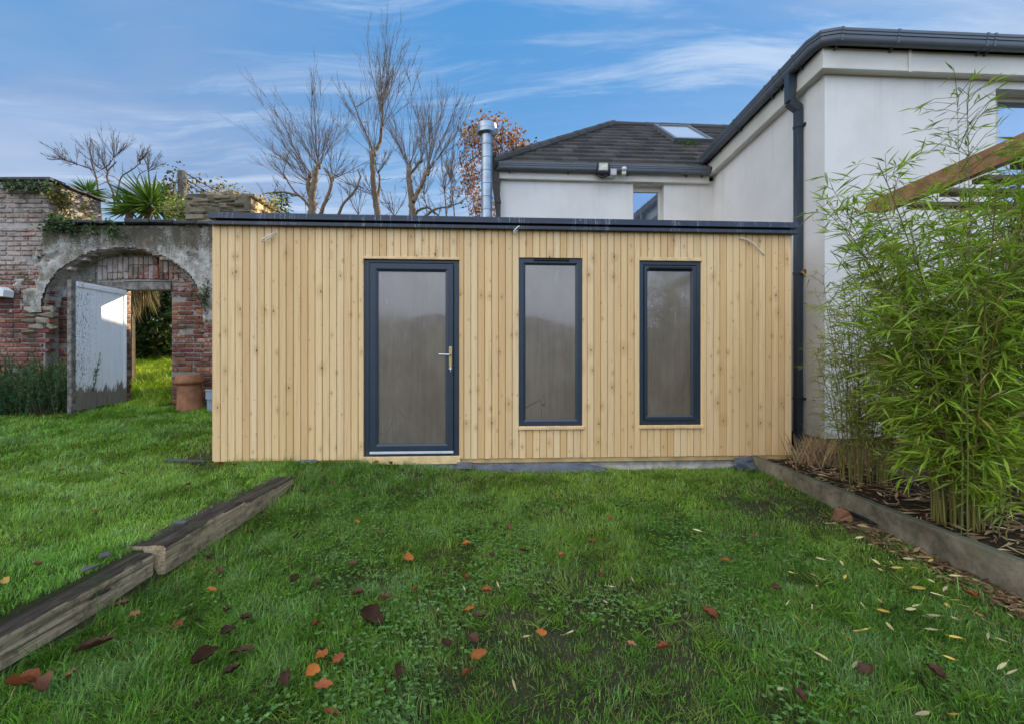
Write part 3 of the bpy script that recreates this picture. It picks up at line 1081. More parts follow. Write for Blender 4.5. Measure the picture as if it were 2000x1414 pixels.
gu = MB()
rc = np.vstack([[B + (0, 0.02)], bez(A + (0, 0.03), A, A + uAD * 0.03, 3), [D]])
gu.sweep(rc, gutter_prof(0.092, 4.785, 1.12))
rb = np.vstack([[Cb], bez(Cc + (0, 0.06), Cc, Cc + uCB * 0.06, 4), [B - (0.13, 0.0074)]])
gu.sweep(rb, gutter_prof(0.066, 4.525))
gut = auto_smooth(gu.build('gutter', M['gutter'], house), 40)


def bracket(p, dr, o, z, s, parent):
    m = MB()
    nn = np.array((dr[1], -dr[0]))
    pr = gutter_prof(o, z, s)
    outp = [(a + 0.006 * (1 if a > o + .02 else 0), b - (0.006 if b < z + .03 else 0) + (0.006 if b > z + .09 else 0)) for a, b in pr]
    m.sweep([p - dr * 0.014, p + dr * 0.014], outp)
    m.sweep([p - dr * 0.008, p + dr * 0.008], [(o - 0.001, z - 0.06), (o + 0.012, z - 0.06), (o + 0.05, z - 0.03), (o + 0.05, z - 0.01), (o - 0.001, z - 0.001)])
    m.build('gutter_bracket', M['gutter'], parent)


def on_front(px):      # distance along A-D of the gutter line for a photo column
    k = (px - 1000) / FPX
    return ((k * (A[1] - .2) - A[0]) / (uAD[0] - k * uAD[1]))


for px in (1642, 1752, 1925, 1940):
    bracket(A + uAD * on_front(px), uAD, 0.092, 4.785, 1.12, gut)
for yy in (5.45, 5.72, 5.86, 6.05, 6.9, 7.6):
    bracket(np.array((3.61, yy)), np.array((0, -1.0)), 0.092, 4.785, 1.12, gut)
for px in (995, 1110, 1228, 1343, 1374):
    k = (px - 1000) / FPX
    s_ = (k * (Cc[1] - .14) - Cc[0]) / (uCB[0] - k * uCB[1])
    bracket(Cc + uCB * s_, uCB, 0.066, 4.525, 1.0, gut)

# downpipe on the side wall
dp = MB()
dy = 5.60
ox, wx = 3.61 - 0.155, 3.61 - 0.055
hw = 0.037


def sqpipe(mb, p, q, w):
    """square pipe segment in the plane y = const"""
    p = np.asarray(p, float); q = np.asarray(q, float)
    d = (q - p) / np.linalg.norm(q - p)
    e = np.array((d[2], 0, -d[0])) * w
    f = np.array((0, w, 0))
    mb.hexa([p - e - f, p + e - f, p + e + f, p - e + f, q - e - f, q + e - f, q + e + f, q - e + f])


sqpipe(dp, (ox, dy, 4.77), (ox, dy, 4.42), 0.045)
sqpipe(dp, (ox - 0.012, dy, 4.425), (wx + 0.01, dy, 4.335), 0.046)
sqpipe(dp, (wx, dy, 4.36), (wx, dy, 0.1), hw)
dpo = dp.build('downpipe', M['downpipe'], house)
for zc in (4.12, 2.30, 0.75):
    m = MB()
    m.bevbox(wx - hw - 0.006, wx + hw + 0.008, dy - hw - 0.008, dy + hw + 0.006, zc - 0.02, zc + 0.02, 0.003)
    m.box(wx + hw - 0.01, 3.609, dy - hw - 0.045, dy - hw + 0.01, zc - 0.012, zc + 0.012)
    m.build('pipe_clip', M['downpipe'], dpo)
m = MB()
m.lathe([(0.0, 0.0), (0.03, 0.0), (0.035, 0.02), (0.03, 0.05), (0.0, 0.05)], 3.575, dy - 0.07, 10)
# rust coloured fixing on the clip
m2 = MB(); m2.tube([(3.585, dy - 0.05, 2.30), (3.585, dy - 0.085, 2.305)], 0.026, 10)
m2.build('pipe_fixing', plain('rusty_fixing', (0.22, 0.09, 0.04), 0.8, 0.2, var=0.3, scale=30), dpo)
# corner downpipe at the far left end of the back wing
dc = MB()
sqpipe(dc, (-0.27, 7.83, 4.50), (-0.27, 7.83, 4.30), 0.05)
sqpipe(dc, (-0.275, 7.83, 4.31), (-0.235, 7.83, 3.95), 0.045)
sqpipe(dc, (-0.235, 7.83, 3.96), (-0.235, 7.83, 0.1), 0.036)
dc.build('downpipe', plain('dark_brown_pipe', (0.03, 0.024, 0.022), 0.5, 0.4), house)

# upper window in the front wall
fr = MB()


def wbox(mb, base, d, s0, s1, t0, t1, z0, z1, col=None):
    nn = np.array((-d[1], d[0]))
    W_ = lambda a, t, z: (*(base + d * a + nn * t), z)
    mb.hexa([W_(s0, t0, z0), W_(s1, t0, z0), W_(s1, t1, z0), W_(s0, t1, z0), W_(s0, t0, z1), W_(s1, t0, z1), W_(s1, t1, z1), W_(s0, t1, z1)], col)


def house_window(base, d, s0, s1, z0, z1, depth, fw, mull, fmat, topw):
    f = MB()
    wbox(f, base, d, s0, s0 + fw, depth, depth + 0.06, z0, z1)
    wbox(f, base, d, s1 - fw, s1, depth, depth + 0.06, z0, z1)
    wbox(f, base, d, s0 + fw, s1 - fw, depth, depth + 0.06, z1 - topw, z1)
    wbox(f, base, d, s0 + fw, s1 - fw, depth, depth + 0.06, z0, z0 + fw)
    for a in mull:
        wbox(f, base, d, a - 0.02, a + 0.02, depth + .003, depth + 0.055, z0 + fw, z1 - topw)
    o = f.build('window', fmat, house)
    g_ = MB()
    wbox(g_, base, d, s0 + fw + .001, s1 - fw - .001, depth + 0.025, depth + 0.04, z0 + fw + .001, z1 - topw - .001)
    g_.build('glass_pane', M['glass'], o)
    return o


house_window(A, uAD, wx0 + .002, wx0 + 1.098, 3.052, 4.418, 0.16, 0.03, [wx0 + 0.20], M['cream'], 0.05)
house_window(Cc, uCB, bw0 + .002, bw0 + 0.558, 2.602, 4.358, 0.13, 0.05, [], M['cream'], 0.09)

# roof of the back wing: interlocking tiles laid in courses
PIT = R(37.8)
E0 = np.array((Cc[0] - 0.14, Cc[1] - 0.14))
EZ = 4.60
RISE = 2.93
RUNH = RISE
RL = 6.4
uI = np.array((-uCB[1], uCB[0]))
ncr = 12
gauge = RUNH / ncr


def roofpt(s, t, dz=0.0):
    p = E0 + uCB * s + uI * t
    return (p[0], p[1], EZ + t * math.tan(PIT) + dz)


rt = MB()
tw = 0.30
SK = None
for r in range(ncr):
    t0, t1 = r * gauge - 0.03, (r + 1) * gauge
    sh_ = (r % 2) * tw / 2 - 0.1
    k = 0
    while k * tw + sh_ < RL:
        s0, s1 = k * tw + sh_, (k + 1) * tw + sh_ - 0.005
        k += 1
        a0, a1 = max(s0, t0), max(s0, t1)
        if s1 <= a0 + 0.01:
            continue
        b0, b1 = s1, max(s1, a1 + 0.001)
        l = 0.050 + random.uniform(0, 0.012)
        l2 = l + random.uniform(-0.004, 0.004)
        c = random.uniform(0.024, 0.060)
        col = (c * 1.2, c * 1.02, c * 0.86)
        V = [roofpt(a0, t0, l - 0.046), roofpt(b0, t0, l2 - 0.046), roofpt(b0, t0, l2), roofpt(a0, t0, l), roofpt(b1, t1, 0.006), roofpt(a1, t1, 0.006)]
        rt.add(V, [np.array([[0, 1, 2, 3], [3, 2, 4, 5]])], col)
        rt.add([V[0], V[3], V[5]], np.array([[0, 1, 2]]), col)
        rt.add([V[1], V[4], V[2]], np.array([[0, 1, 2]]), col)
# other slopes and the soffit closing the roof
ap = np.array(roofpt(RUNH, RUNH)); ape = np.array(roofpt(RL, RUNH))
bkl = np.array((E0[0], 13.75, EZ)); bkr = np.array(roofpt(RL, 0)) + (0, 5.7, 0)
ap2 = np.array((ap[0], 13.75 - RUNH, ap[2]))
cdk = (0.035, 0.033, 0.031)
rt.add([roofpt(0, 0), ap, ap2, bkl], np.array([[0, 3, 2, 1]]), cdk)
rt.add([ap, ape, ape + (0, 2.6, -2.0), bkr, bkl, ap2], np.array([[0, 1, 2, 5], [5, 2, 3, 4]]), cdk)
rt.add([roofpt(0, 0.0, -.012), roofpt(RL, 0.0, -.012), bkr, bkl], np.array([[0, 1, 2, 3]]), cdk)
roof = rt.build('roof', M['tile'], house)


def ridge(p, q, rad, n, name='ridge_tiles', mat='tile'):
    m = MB()
    p = np.asarray(p, float); q = np.asarray(q, float)
    for i in range(n):
        a, b = p + (q - p) * i / n, p + (q - p) * ((i + 1) / n + 0.01)
        c = random.uniform(0.04, 0.062)
        rr = rad * random.uniform(0.97, 1.05)
        m.tube([a, b], [rr * 1.04, rr * 0.98], 10, (c, c * 0.97, c * 0.9))
    return m.build(name, M[mat], roof)


ridge(roofpt(-0.02, -0.02, 0.02), ap + (0, 0, 0.02), 0.10, 13, 'hip_tiles')
ridge(ap + (0, 0, 0.0), ape, 0.095, 9)
# lichen crusted foot of the hip
m = MB()
for i in range(60):
    f_ = random.random() ** 2 * 1.0
    b_ = np.array(roofpt(f_, f_, 0.08)) + rng.normal(0, 0.05, 3)
    s_ = random.uniform(0.012, 0.03)
    m.box(b_[0] - s_, b_[0] + s_, b_[1] - s_, b_[1] + s_, b_[2] - s_, b_[2] + s_ * .6, (0.05, 0.048, 0.025), 0.008)
m.build('moss', M['stone'], roof)

# front wing roof (hidden behind its own eaves from below)
fr = MB()
e1 = np.array((3.44, 5.03)); zz0 = 4.865
rp = math.tan(R(31))
k = 3.2
V = [(3.44, 5.03, zz0), (15.1, 5.67, zz0), (15.1, 14.0, zz0), (3.44, 14.0, zz0), (3.44 + k, 5.03 + k + .2, zz0 + k * rp), (15.1 - k, 5.67 + k, zz0 + k * rp), (15.1 - k, 14 - k, zz0 + k * rp), (3.44 + k, 14 - k, zz0 + k * rp)]
fr.add(V, np.array([[3, 2, 1, 0], [0, 1, 5, 4], [1, 2, 6, 5], [2, 3, 7, 6], [3, 0, 4, 7], [4, 5, 6, 7]]), (0.05, 0.048, 0.046))
fr.build('roof', M['tile'], house)
m = MB()
for i in range(5):
    a, b = np.array(V[0]) + (np.array(V[4]) - V[0]) * i * .06, np.array(V[0]) + (np.array(V[4]) - V[0]) * (i + 1.1) * .06
    m.tube([a + (.10, .10, .03), b + (.10, .10, .03)], [0.05, .062], 10, (0.075, 0.07, 0.065))
m.build('hip_tiles', M['tile'], house)

# roof window in the back slope
rw = MB()


def rbox(mb, s0, s1, t0, t1, h0, h1):
    nrm = np.array((*(-uI * math.sin(PIT)), math.cos(PIT)))
    q = []
    for h in (h0, h1):
        for (s, t) in ((s0, t0), (s1, t0), (s1, t1), (s0, t1)):
            q.append(np.array(roofpt(s, t)) + nrm * h)
    mb.hexa(q)


def roofst(px, py):
    """roof-plane s, t for a photo pixel"""
    d = np.array(((px - 1000) / FPX, 1.0, (707 - py) / FPX))
    o = np.array((0, 0, H))
    nrm = np.array((*(-uI * math.sin(PIT)), math.cos(PIT)))
    e = np.array(roofpt(0, 0))
    k = ((e - o) @ nrm) / (d @ nrm)
    q = (o + d * k - e)[:2]
    return float(q @ uCB), float(q @ uI)


sa, ta = roofst(1315, 282)
sb, tb = roofst(1385, 280)
_, tc = roofst(1300, 254)
W0, Wd = sa, max(sb - sa, 0.6)
T0, T1 = ta, tc
fwid = 0.075
for (s0, s1, t0, t1) in ((W0, W0 + fwid, T0, T1), (W0 + Wd - fwid, W0 + Wd, T0, T1), (W0 + fwid, W0 + Wd - fwid, T0, T0 + fwid), (W0 + fwid, W0 + Wd - fwid, T1 - fwid, T1)):
    rbox(rw, s0, s1, t0, t1, 0.0, 0.115)
rwo = rw.build('roof_window', plain('roof_window_frame', (0.12, 0.125, 0.13), 0.4, 0.5, var=0.1), house)
m = MB(); rbox(m, W0 + fwid + .001, W0 + Wd - fwid - .001, T0 + fwid + .001, T1 - fwid - .001, 0.05, 0.095)


def fn_skypane(t, b):
    t.put(b.inputs['Base Color'], (0.42, 0.45, 0.50))  # pale sky reflection put into the base colour
    b.inputs['Coat Weight'].default_value = 1.0


m.build('glass_pane', material('sky_toned_glass', fn_skypane, 0.2, 0.5), rwo)
m = MB()
n_ = 160
bp = []
for i in range(n_):
    p_ = np.array(roofpt(W0 + Wd * random.uniform(.1, .5), T0 - 0.06 - random.uniform(0, .25), 0.05)) + rng.normal(0, .02, 3)
    bp.append(p_)
m.leaves(np.array(bp), rng.normal(0, 1, (n_, 3)) + (0, -.3, .8), rng.normal(0, 1, (n_, 3)), 0.06, 0.02, np.array((0.06, 0.12, 0.02)) * rng.uniform(.6, 1.3, (n_, 1)))
m.build('moss', M['leaf'], roof)

# floodlight, junction box and sensor under the back gutter
fp = P(1178, 329, 7.78)
fo = empty('floodlight', fp, 0, 'black square floodlight mounted under the back gutter', 'floodlight')
m = MB()
tl = R(14)
m.bevbox(-0.105, 0.105, -0.03, 0.03, -0.115, 0.105, 0.012)
ob = m.build('housing', M['black'], fo)
m = MB()
frame_ring(m, -0.085, 0.085, -0.07, 0.085, 0.014, -0.037, -0.028, 0.004)
m.build('bezel', plain('grey_bezel', (.12, .12, .12), .4), fo)
m = MB(); m.box(-0.070, 0.070, -0.0335, -0.0305, -0.055, 0.070)
m.build('lens', plain('pale_lens', (0.40, 0.42, 0.36), 0.15, 0.6, var=0.3, scale=16), fo)
m = MB(); m.bevbox(-0.018, 0.018, -0.036, -0.0345, -0.012, 0.024, 0.0005)
m.build('led_chip', plain('yellow_chip', (0.62, 0.55, 0.12), 0.4), fo)
m = MB(); m.tube([(-0.11, 0.0, -0.02), (-0.11, 0.05, -0.10), (0.0, 0.10, -0.13), (0.11, 0.05, -0.10), (0.11, 0.0, -0.02)], 0.008, 6)
m.box(-.03, .03, .02, .14, -.06, -.03)
m.build('bracket', M['black'], fo)
fo.rotation_euler = (R(-8), R(3), R(-6))
jp = P(1198, 338, 7.80)
m = MB(); m.bevbox(jp[0] - .055, jp[0] + .055, jp[1] - .02, jp[1] + .035, jp[2] - .05, jp[2] + .06, .008)
m.tube([(jp[0] - .03, jp[1], jp[2] - .05), (jp[0] - .03, jp[1] - .01, jp[2] - .08), (jp[0] - .10, jp[1], jp[2] - .085)], .006, 6)
tag(m.build('junction_box', plain('grey_box', (.42, .42, .40), .5)), 'small pale grey junction box beside the floodlight', 'junction box')
jp = P(1219, 336, 7.80)
so = empty('motion_sensor', jp, 0, 'small white motion sensor right of the junction box under the gutter', 'sensor')
m = MB(); m.lathe([(0.0, 0.02), (0.03, 0.02), (0.042, 0.035), (0.042, 0.06), (0.03, 0.075), (0.0, 0.078)], 0, 0, 16)
auto_smooth(m.build('sensor_head', M['whiteplastic'], so))
m = MB(); m.bevbox(-.035, .035, -.01, .05, -.05, .018, .006)
m.build('base', plain('cream_base', (.5, .46, .38), .5), so)

# stove flue beside the house
fx = P(951, 340, 7.1)
fu = empty('stove_flue', (fx[0], 7.1, 0), 0, 'tall galvanised stove flue with round cap standing behind the roof edge', 'flue')
m = MB()
zt = H + (707 - 262) / FPX * 7.1
m.lathe([(0.088, 2.2), (0.088, zt)], 0, 0, 28)
m.lathe([(0.088, 0.1), (0.088, 2.2)], 0, 0, 28)
auto_smooth(m.build('pipe', M['steel'], fu))
for i in range(12):
    z_ = 2.35 + i * 0.205
    if z_ < zt - .05:
        m = MB()
        m.lathe([(0.087, z_ - .006), (0.0935, z_ - .003), (0.0935, z_ + .003), (0.087, z_ + .006)], 0, 0, 28)
        m.build('seam_band', M['steel_dark'], fu)
m = MB()
m.lathe([(0.086, zt - .03), (0.140, zt - .012), (0.150, zt - .005), (0.150, zt + .135), (0.143, zt + .145), (0.0, zt + .155)], 0, 0, 32)
m.lathe([(0.149, zt + .045), (0.1515, zt + .05), (0.149, zt + .055)], 0, 0, 32)
auto_smooth(m.build('cap', M['steel'], fu), 25)

# ------------------------------------------------------------------ old garden wall
wall = empty('garden_wall', (-6.2, 7.2, 0), 0, 'old brick garden wall with arched doorway, peeling plaster and two piers', 'wall')
wall['kind'] = 'thing'
WO = np.array((-6.2, 7.2, 0))
AX, AZ, AA, AR = -6.22, 2.06, 1.27, 0.94      # arch centre, spring height, half width, rise
OX0, OX1, OZ = -6.43, -5.63, 2.51             # door opening in the recessed wall


def in_arch(x, z):
    return (np.abs(x - AX) < AA) & (z < AZ) | (((x - AX) / AA) ** 2 + ((z - AZ) / AR) ** 2 < 1) & (z >= AZ)


def brick_col(n=None):
    c = np.array(random.choice([(0.26, 0.075, 0.045), (0.22, 0.06, 0.04), (0.31, 0.10, 0.055), (0.18, 0.055, 0.042), (0.28, 0.12, 0.075), (0.36, 0.13, 0.06)]))
    return (c * .92 + c.mean() * .08) * random.uniform(0.6, 1.2)


def bricks(mb, x0, x1, z0, z1, yf, cut=None, axis='x', depth=0.10, jit=0.006):
    """running bond of separate bricks with mortar gaps on a plane (axis x: faces -Y; axis y: faces +X)"""
    r = 0
    z = z0
    while z < z1 - 0.02:
        h = min(0.066, z1 - z)
        off = (r % 2) * 0.117
        x = x0 - off
        while x < x1:
            L = 0.222 if (r // 2) % 3 or random.random() < .6 else 0.105
            a, b = max(x, x0) + .005, min(x + L, x1)
            x += L + 0.011
            if b - a < 0.03:
                continue
            if cut is not None and cut((a + b) / 2, z + h / 2):
                continue
            pr = random.uniform(-0.006, 0.007) - (0.02 if random.random() < .05 else 0)
            if axis == 'x':
                mb.bevbox(a, b, yf - pr, yf + depth, z + .005, z + h - .004, 0.006, brick_col(), jit)
            else:
                mb.bevbox(yf - depth, yf + pr, a, b, z + .005, z + h - .004, 0.006, brick_col(), jit)
        z += 0.077
        r += 1


def mortar_box(mb, *a):
    mb.box(*a, col=(0.30, 0.27, 0.23))


# outer face: bricks left of the arch, around it, right of it
ob = MB()
cut = lambda x, z: bool(in_arch(np.array(x), np.array(z)))
bricks(ob, -9.6, -4.18, 0.2, 3.36, 7.205, cut)
ob.build('brick_face', M['brick'], wall, loc=WO)
mo = MB()
# backing: columns of wall with the arch left open
xs_ = np.linspace(-9.6, -4.15, 140)
for a, b in zip(xs_[:-1], xs_[1:]):
    m_ = (a + b) / 2
    e = (m_ - AX) / AA
    zlo = 0.0 if abs(e) >= 1 else AZ + AR * math.sqrt(1 - e * e)
    mortar_box(mo, a, b, 7.222, 7.44, zlo, 3.38)
mortar_box(mo, -4.15, -0.9, 7.222, 7.6, 0, 2.3)
# recessed inner wall with the doorway
mortar_box(mo, -7.6, OX0, 7.462, 7.60, 0, 3.1)
mortar_box(mo, OX1, -4.9, 7.462, 7.60, 0, 3.1)
mortar_box(mo, OX0, OX1, 7.462, 7.60, OZ + .02, 3.1)
mortar_box(mo, -7.6, -4.9, 7.46, 7.60, 3.1, 3.3)
mo.build('mortar_core', M['brick'], wall, loc=WO)
ib = MB()
icut = lambda x, z: (OX0 < x < OX1 and z < 2.95) or (-6.86 < x < -5.6 and 2.50 < z < 2.93)
bricks(ib, -7.52, OX0 - .004, 0.2, 3.05, 7.448, icut)
bricks(ib, OX1 + .004, -4.94, 0.2, 3.05, 7.448, icut)
bricks(ib, OX0, OX1, 2.94, 3.05, 7.448, None)
# left jamb of the doorway, facing +X
bricks(ib, 7.46, 7.60, 0.3, 2.5, OX0 + 0.012, None, 'y', 0.05, 0.004)
ib.build('recess_bricks', M['brick'], wall, loc=WO)
# flat brick arch over the doorway: two rows of upright bricks
va = MB()
x = -6.84
while x < -5.58:
    w_ = random.uniform(0.066, 0.076)
    bow = 0.028 * (1 - ((x + 6.2) / 0.65) ** 2)
    lean = (x + 6.2) * 0.04
    sp = random.choice((0.10, 0.22))
    for (za, zb) in ((2.545, 2.545 + sp), (2.555 + sp, 2.905)):
        c = brick_col()
        if random.random() < .35:
            c = np.array((0.40, 0.33, 0.29)) * random.uniform(.7, 1.1)
        if random.random() < .12:
            c = np.array((0.30, 0.24, 0.13))
        va.bevbox(x, x + w_, 7.436, 7.54, za + bow, zb + bow, 0.006, c, 0.006)
    x += w_ + 0.013
va.build('brick_lintel', M['brick'], wall, loc=WO)
lt = MB()
lt.bevbox(-6.82, -5.63, 7.43, 7.58, 2.385, 2.515, 0.008)
lt.build('door_lintel', M['greywood'], wall, loc=WO)


# plaster skins with broken outlines
def plaster(mb, fx, keep, x0, x1, z0, z1, st=0.028, y=7.19, thick=0.025):
    X, Z = np.meshgrid(np.arange(x0, x1, st), np.arange(z0, z1, st))
    X = X + rng.uniform(-.006, .006, X.shape); Z = Z + rng.uniform(-.006, .006, Z.shape)
    Y = y - 0.022 * (fbm(X * 5, Z * 5, 77) - 0.4) - 0.012 * fbm(X * 18, Z * 18, 78)
    k = keep(X, Z)
    Y = np.where(k > 0.12, Y, y + 0.02)
    c = X.shape[1]
    idx = np.arange(X.size).reshape(X.shape)
    ok = (k[:-1, :-1] > 0) & (k[1:, :-1] > 0) & (k[:-1, 1:] > 0) & (k[1:, 1:] > 0)
    F = np.stack([idx[:-1, :-1], idx[:-1, 1:], idx[1:, 1:], idx[1:, :-1]], -1)[ok]
    mb.add(np.stack([X, Y, Z], -1).reshape(-1, 3), F)


def keep_outer(X, Z):
    e = np.sqrt(((X - AX) / AA) ** 2 + (np.maximum(Z - AZ, 0) / AR) ** 2)
    d = (e - 1) * 1.05
    n = fbm(X * 3.1, Z * 3.1, 40) - 0.5 + 0.5 * (fbm(X * 12, Z * 12, 41) - 0.5)
    ring = np.where(Z > AZ - 0.1, 0.42 - d, -1) + n * 0.75
    top = np.where(X > -7.5, (Z - 2.75) * 1.2, -1) + n * 0.5
    right = np.where(X > -5.0, (Z - 1.55) * 0.8, -1) + n * 0.7
    k = np.maximum(np.maximum(ring, top), right)
    return np.where((e < 1.0) | (Z > 3.36), -1, k)


ps = MB()
plaster(ps, None, keep_outer, -8.6, -4.16, 1.2, 3.40)
# soffit band of the arch
th_ = np.linspace(R(2), R(178), 70)
dp_ = np.linspace(7.19, 7.47, 9)
TT, DD = np.meshgrid(th_, dp_)
rr = 1 - 0.012 + 0.03 * (fbm(TT * 6, DD * 9, 60) - .5)
ps.grid(np.stack([AX - AA * rr * np.cos(TT), DD, AZ + AR * rr * np.sin(TT)], -1)[::-1])


def keep_inner(X, Z):
    n = fbm(X * 3.7, Z * 3.7, 45) - 0.5 + 0.5 * (fbm(X * 13, Z * 13, 46) - 0.5)
    k = np.maximum((Z - 2.93) * 2.5, np.where(X < -6.86, (Z - 2.25 - (X + 7.4) * .35) * 1.5, -1)) + n * 0.45
    return np.where(((X > OX0) & (X < OX1) & (Z < 2.9)), -1, k)


plaster(ps, None, keep_inner, -7.52, -4.92, 1.9, 3.06, 0.028, 7.436)
ps.build('plaster', M['plaster'], wall, True, loc=WO)
# worn springer stones left of the arch
sp_ = MB()
for (x0, x1, z0, z1, c_) in ((-7.80, -7.38, 1.99, 2.09, 1.15), (-7.80, -7.60, 1.90, 1.985, .55), (-7.58, -7.36, 1.905, 1.985, .7), (-7.86, -7.62, 1.81, 1.895, .45), (-7.61, -7.40, 1.80, 1.89, .8), (-7.74, -7.5, 1.715, 1.80, .75), (-7.48, -7.38, 1.72, 1.80, .95), (-7.85, -7.6, 1.64, 1.71, .5)):
    sp_.bevbox(x0, x1, 7.175 + random.uniform(0, .025), 7.35, z0, z1, 0.024, np.array((0.30, 0.25, 0.18)) * c_, 0.022)
sp_.build('springer_stones', M['stone'], wall, loc=WO)
# piers
pr = MB()
bricks(pr, -9.6, -7.40, 3.42, 4.08, 7.198)
bricks(pr, 7.20, 8.12, 3.42, 4.08, -7.402, None, 'y')
mortar_box(pr, -9.6, -7.414, 7.212, 8.12, 3.3, 4.085)
pr.build('pier', M['brick'], wall, loc=WO)
pr = MB()
X, Z = np.meshgrid(np.arange(-5.20, -4.15, .05), np.arange(3.36, 3.86, .05))
plaster(pr, None, lambda X, Z: np.full(X.shape, .5), -5.20, -4.155, 3.36, 3.87, 0.04, 7.185)
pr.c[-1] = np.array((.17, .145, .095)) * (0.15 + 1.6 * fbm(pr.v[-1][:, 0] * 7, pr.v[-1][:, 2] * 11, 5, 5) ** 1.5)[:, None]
for i in range(34):     # rough rubble on the right side, sunlight put into its paler colour
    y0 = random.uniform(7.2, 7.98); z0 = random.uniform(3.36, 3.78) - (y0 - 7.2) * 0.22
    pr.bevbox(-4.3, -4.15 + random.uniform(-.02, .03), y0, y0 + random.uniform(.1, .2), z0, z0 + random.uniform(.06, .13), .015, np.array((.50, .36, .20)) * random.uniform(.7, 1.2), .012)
for i in range(12):
    x0 = random.uniform(-5.0, -4.4)
    pr.bevbox(x0, x0 + random.uniform(.15, .3), 7.22, 7.9, 3.84, 3.84 + random.uniform(.03, .10), .015, np.array((.30, .24, .17)) * random.uniform(.6, 1.2), .012)
for i in range(46):     # weathered stones in its front face
    x0 = random.uniform(-5.2, -4.4); z0 = random.uniform(3.37, 3.80)
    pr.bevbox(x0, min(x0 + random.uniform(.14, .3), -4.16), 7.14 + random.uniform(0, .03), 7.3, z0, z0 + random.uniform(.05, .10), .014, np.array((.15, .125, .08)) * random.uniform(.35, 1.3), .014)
pr.box(-5.19, -4.18, 7.21, 8.0, 3.30, 3.84, (.16, .14, .10), .015)
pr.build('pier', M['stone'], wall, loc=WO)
cp = MB()
# slab coping over the left pier and rough slates on the parapet
cp.bevbox(-9.6, -7.34, 7.15, 7.42, 4.088, 4.135, .008, None, .004)
for i in range(4):
    cp.bevbox(-7.62 - random.uniform(0, .05), -7.34, 7.43 + i * .18, 7.43 + (i + 1) * .178, 4.088, 4.118 + random.uniform(0, .014), .006, None, .008)
x = -7.4
while x < -4.25:
    w_ = random.uniform(.22, .48)
    z0 = 3.385 + random.uniform(-.01, .012)
    cp.bevbox(x, x + w_ - .012, 7.12 + random.uniform(-.03, .03), 7.55, z0, z0 + random.uniform(.035, .07), .010, None, .008)
    x += w_
cp.build('coping', M['slate'], wall, loc=WO)

# plank door standing open towards the lawn
dr = MB()
HX, HY = OX0 + 0.075, 7.41
dw = 0.86
n = 8
pw = dw / n
botz = [0.60, 0.52, 0.55, 0.66, 0.72, 0.62, 0.54, 0.50]
for i in range(n):
    y1, y0 = -i * pw - .002, -(i + 1) * pw + .002
    zb_ = 0.50 - 0.006 * i + random.uniform(0, .03)
    pts = [(y0, zb_ + random.uniform(0, .05)), ((y0 + y1) / 2, zb_ + random.uniform(.0, .04)), (y1, zb_ + random.uniform(0, .05))]
    top = 2.372
    V = []
    for xx in (-0.014, 0.014):
        V += [(xx, y, z) for y, z in pts] + [(xx, y1, top), (xx, (y0 + y1) / 2, top), (xx, y0, top)]
    dr.add(V, [np.array([0, 1, 4, 5]), np.array([1, 2, 3, 4]), np.array([6, 11, 10, 7]), np.array([7, 10, 9, 8]), np.array([[0, 5, 11, 6], [2, 8, 9, 3], [5, 4, 10, 11], [4, 3, 9, 10]])])
dob = dr.build('door', M['oldpaint'], wall)
dob.location = (HX - WO[0], HY - WO[1], 0)
dob['label'] = 'open plank door with flaking white paint and rotten bottom'
m = MB()
m.bevbox(-0.045, 0.02, -dw - 0.075, -dw - .003, 0.44, 2.378, .006)
m.build('edge_post', M['greywood'], dob)
m = MB()
m.bevbox(-0.035, -0.016, -dw, -.02, 0.75, 0.88, .004)
m.build('ledge', M['greywood'], dob)
m = MB()
m.bevbox(-0.035, -0.016, -dw, -.02, 2.05, 2.18, .004)
m.build('ledge', M['greywood'], dob)
m = MB()
m.bevbox(0.016, 0.03, -dw + .01, -.07, 2.29, 2.368, .004)
m.bevbox(0.016, 0.026, -.055, -.005, .55, 2.368, .004)
m.build('door_trim', M['oldpaint'], dob)


# ------------------------------------------------------------------ trees
def limb(pts, r0, r1, Y, jitter=0.15):
    """photo polyline at distance Y made into a smooth 3-D limb with some depth wander"""
    q = np.array([P(a, b, Y) for a, b in pts])
    q[:, 1] += np.cumsum(rng.normal(0, jitter, len(q)))
    m = max(8, len(q) * 4)
    t = np.linspace(0, len(q) - 1, m)
    k = np.arange(len(q))
    r = np.stack([np.interp(t, k, q[:, j]) for j in range(3)], 1)
    for _ in range(2):
        r[1:-1] = (r[:-2] + 2 * r[1:-1] + r[2:]) / 4
    r[1:-1] += rng.normal(0, r0 * .12, r[1:-1].shape)
    return r, np.linspace(r0, r1, m)


def shoot(base, d, L, r, mb, col, depth, n=7, up=0.25, sides=4, spread=0.5, kids=(4, 8)):
    d = d / np.linalg.norm(d)
    p = [np.array(base, float)]
    st = L / n
    for i in range(n):
        d = d + rng.normal(0, 0.055, 3) + np.array((0, 0, up * 0.16))
        d /= np.linalg.norm(d)
        p.append(p[-1] + d * st)
    p = np.array(p)
    mb.tube(p, np.linspace(r, max(r * .25, .0024), n + 1), sides, col, cap=False)
    if depth > 0:
        for _ in range(random.randint(*kids)):
            i = random.randint(1, n - 1)
            t = p[min(i + 1, n)] - p[i]
            t /= np.linalg.norm(t)
            side = rng.normal(0, 1, 3)
            side -= t * (side @ t)
            side /= np.linalg.norm(side)
            shoot(p[i], t + side * spread * random.uniform(.6, 1.3), L * random.uniform(.25, .6) * (1 - .4 * i / n), r * .5, mb, col, depth - 1, max(4, n - 2), up, 3, spread, (2, 5))


BARK = (0.165, 0.12, 0.08)
TWIG = (0.16, 0.125, 0.10)


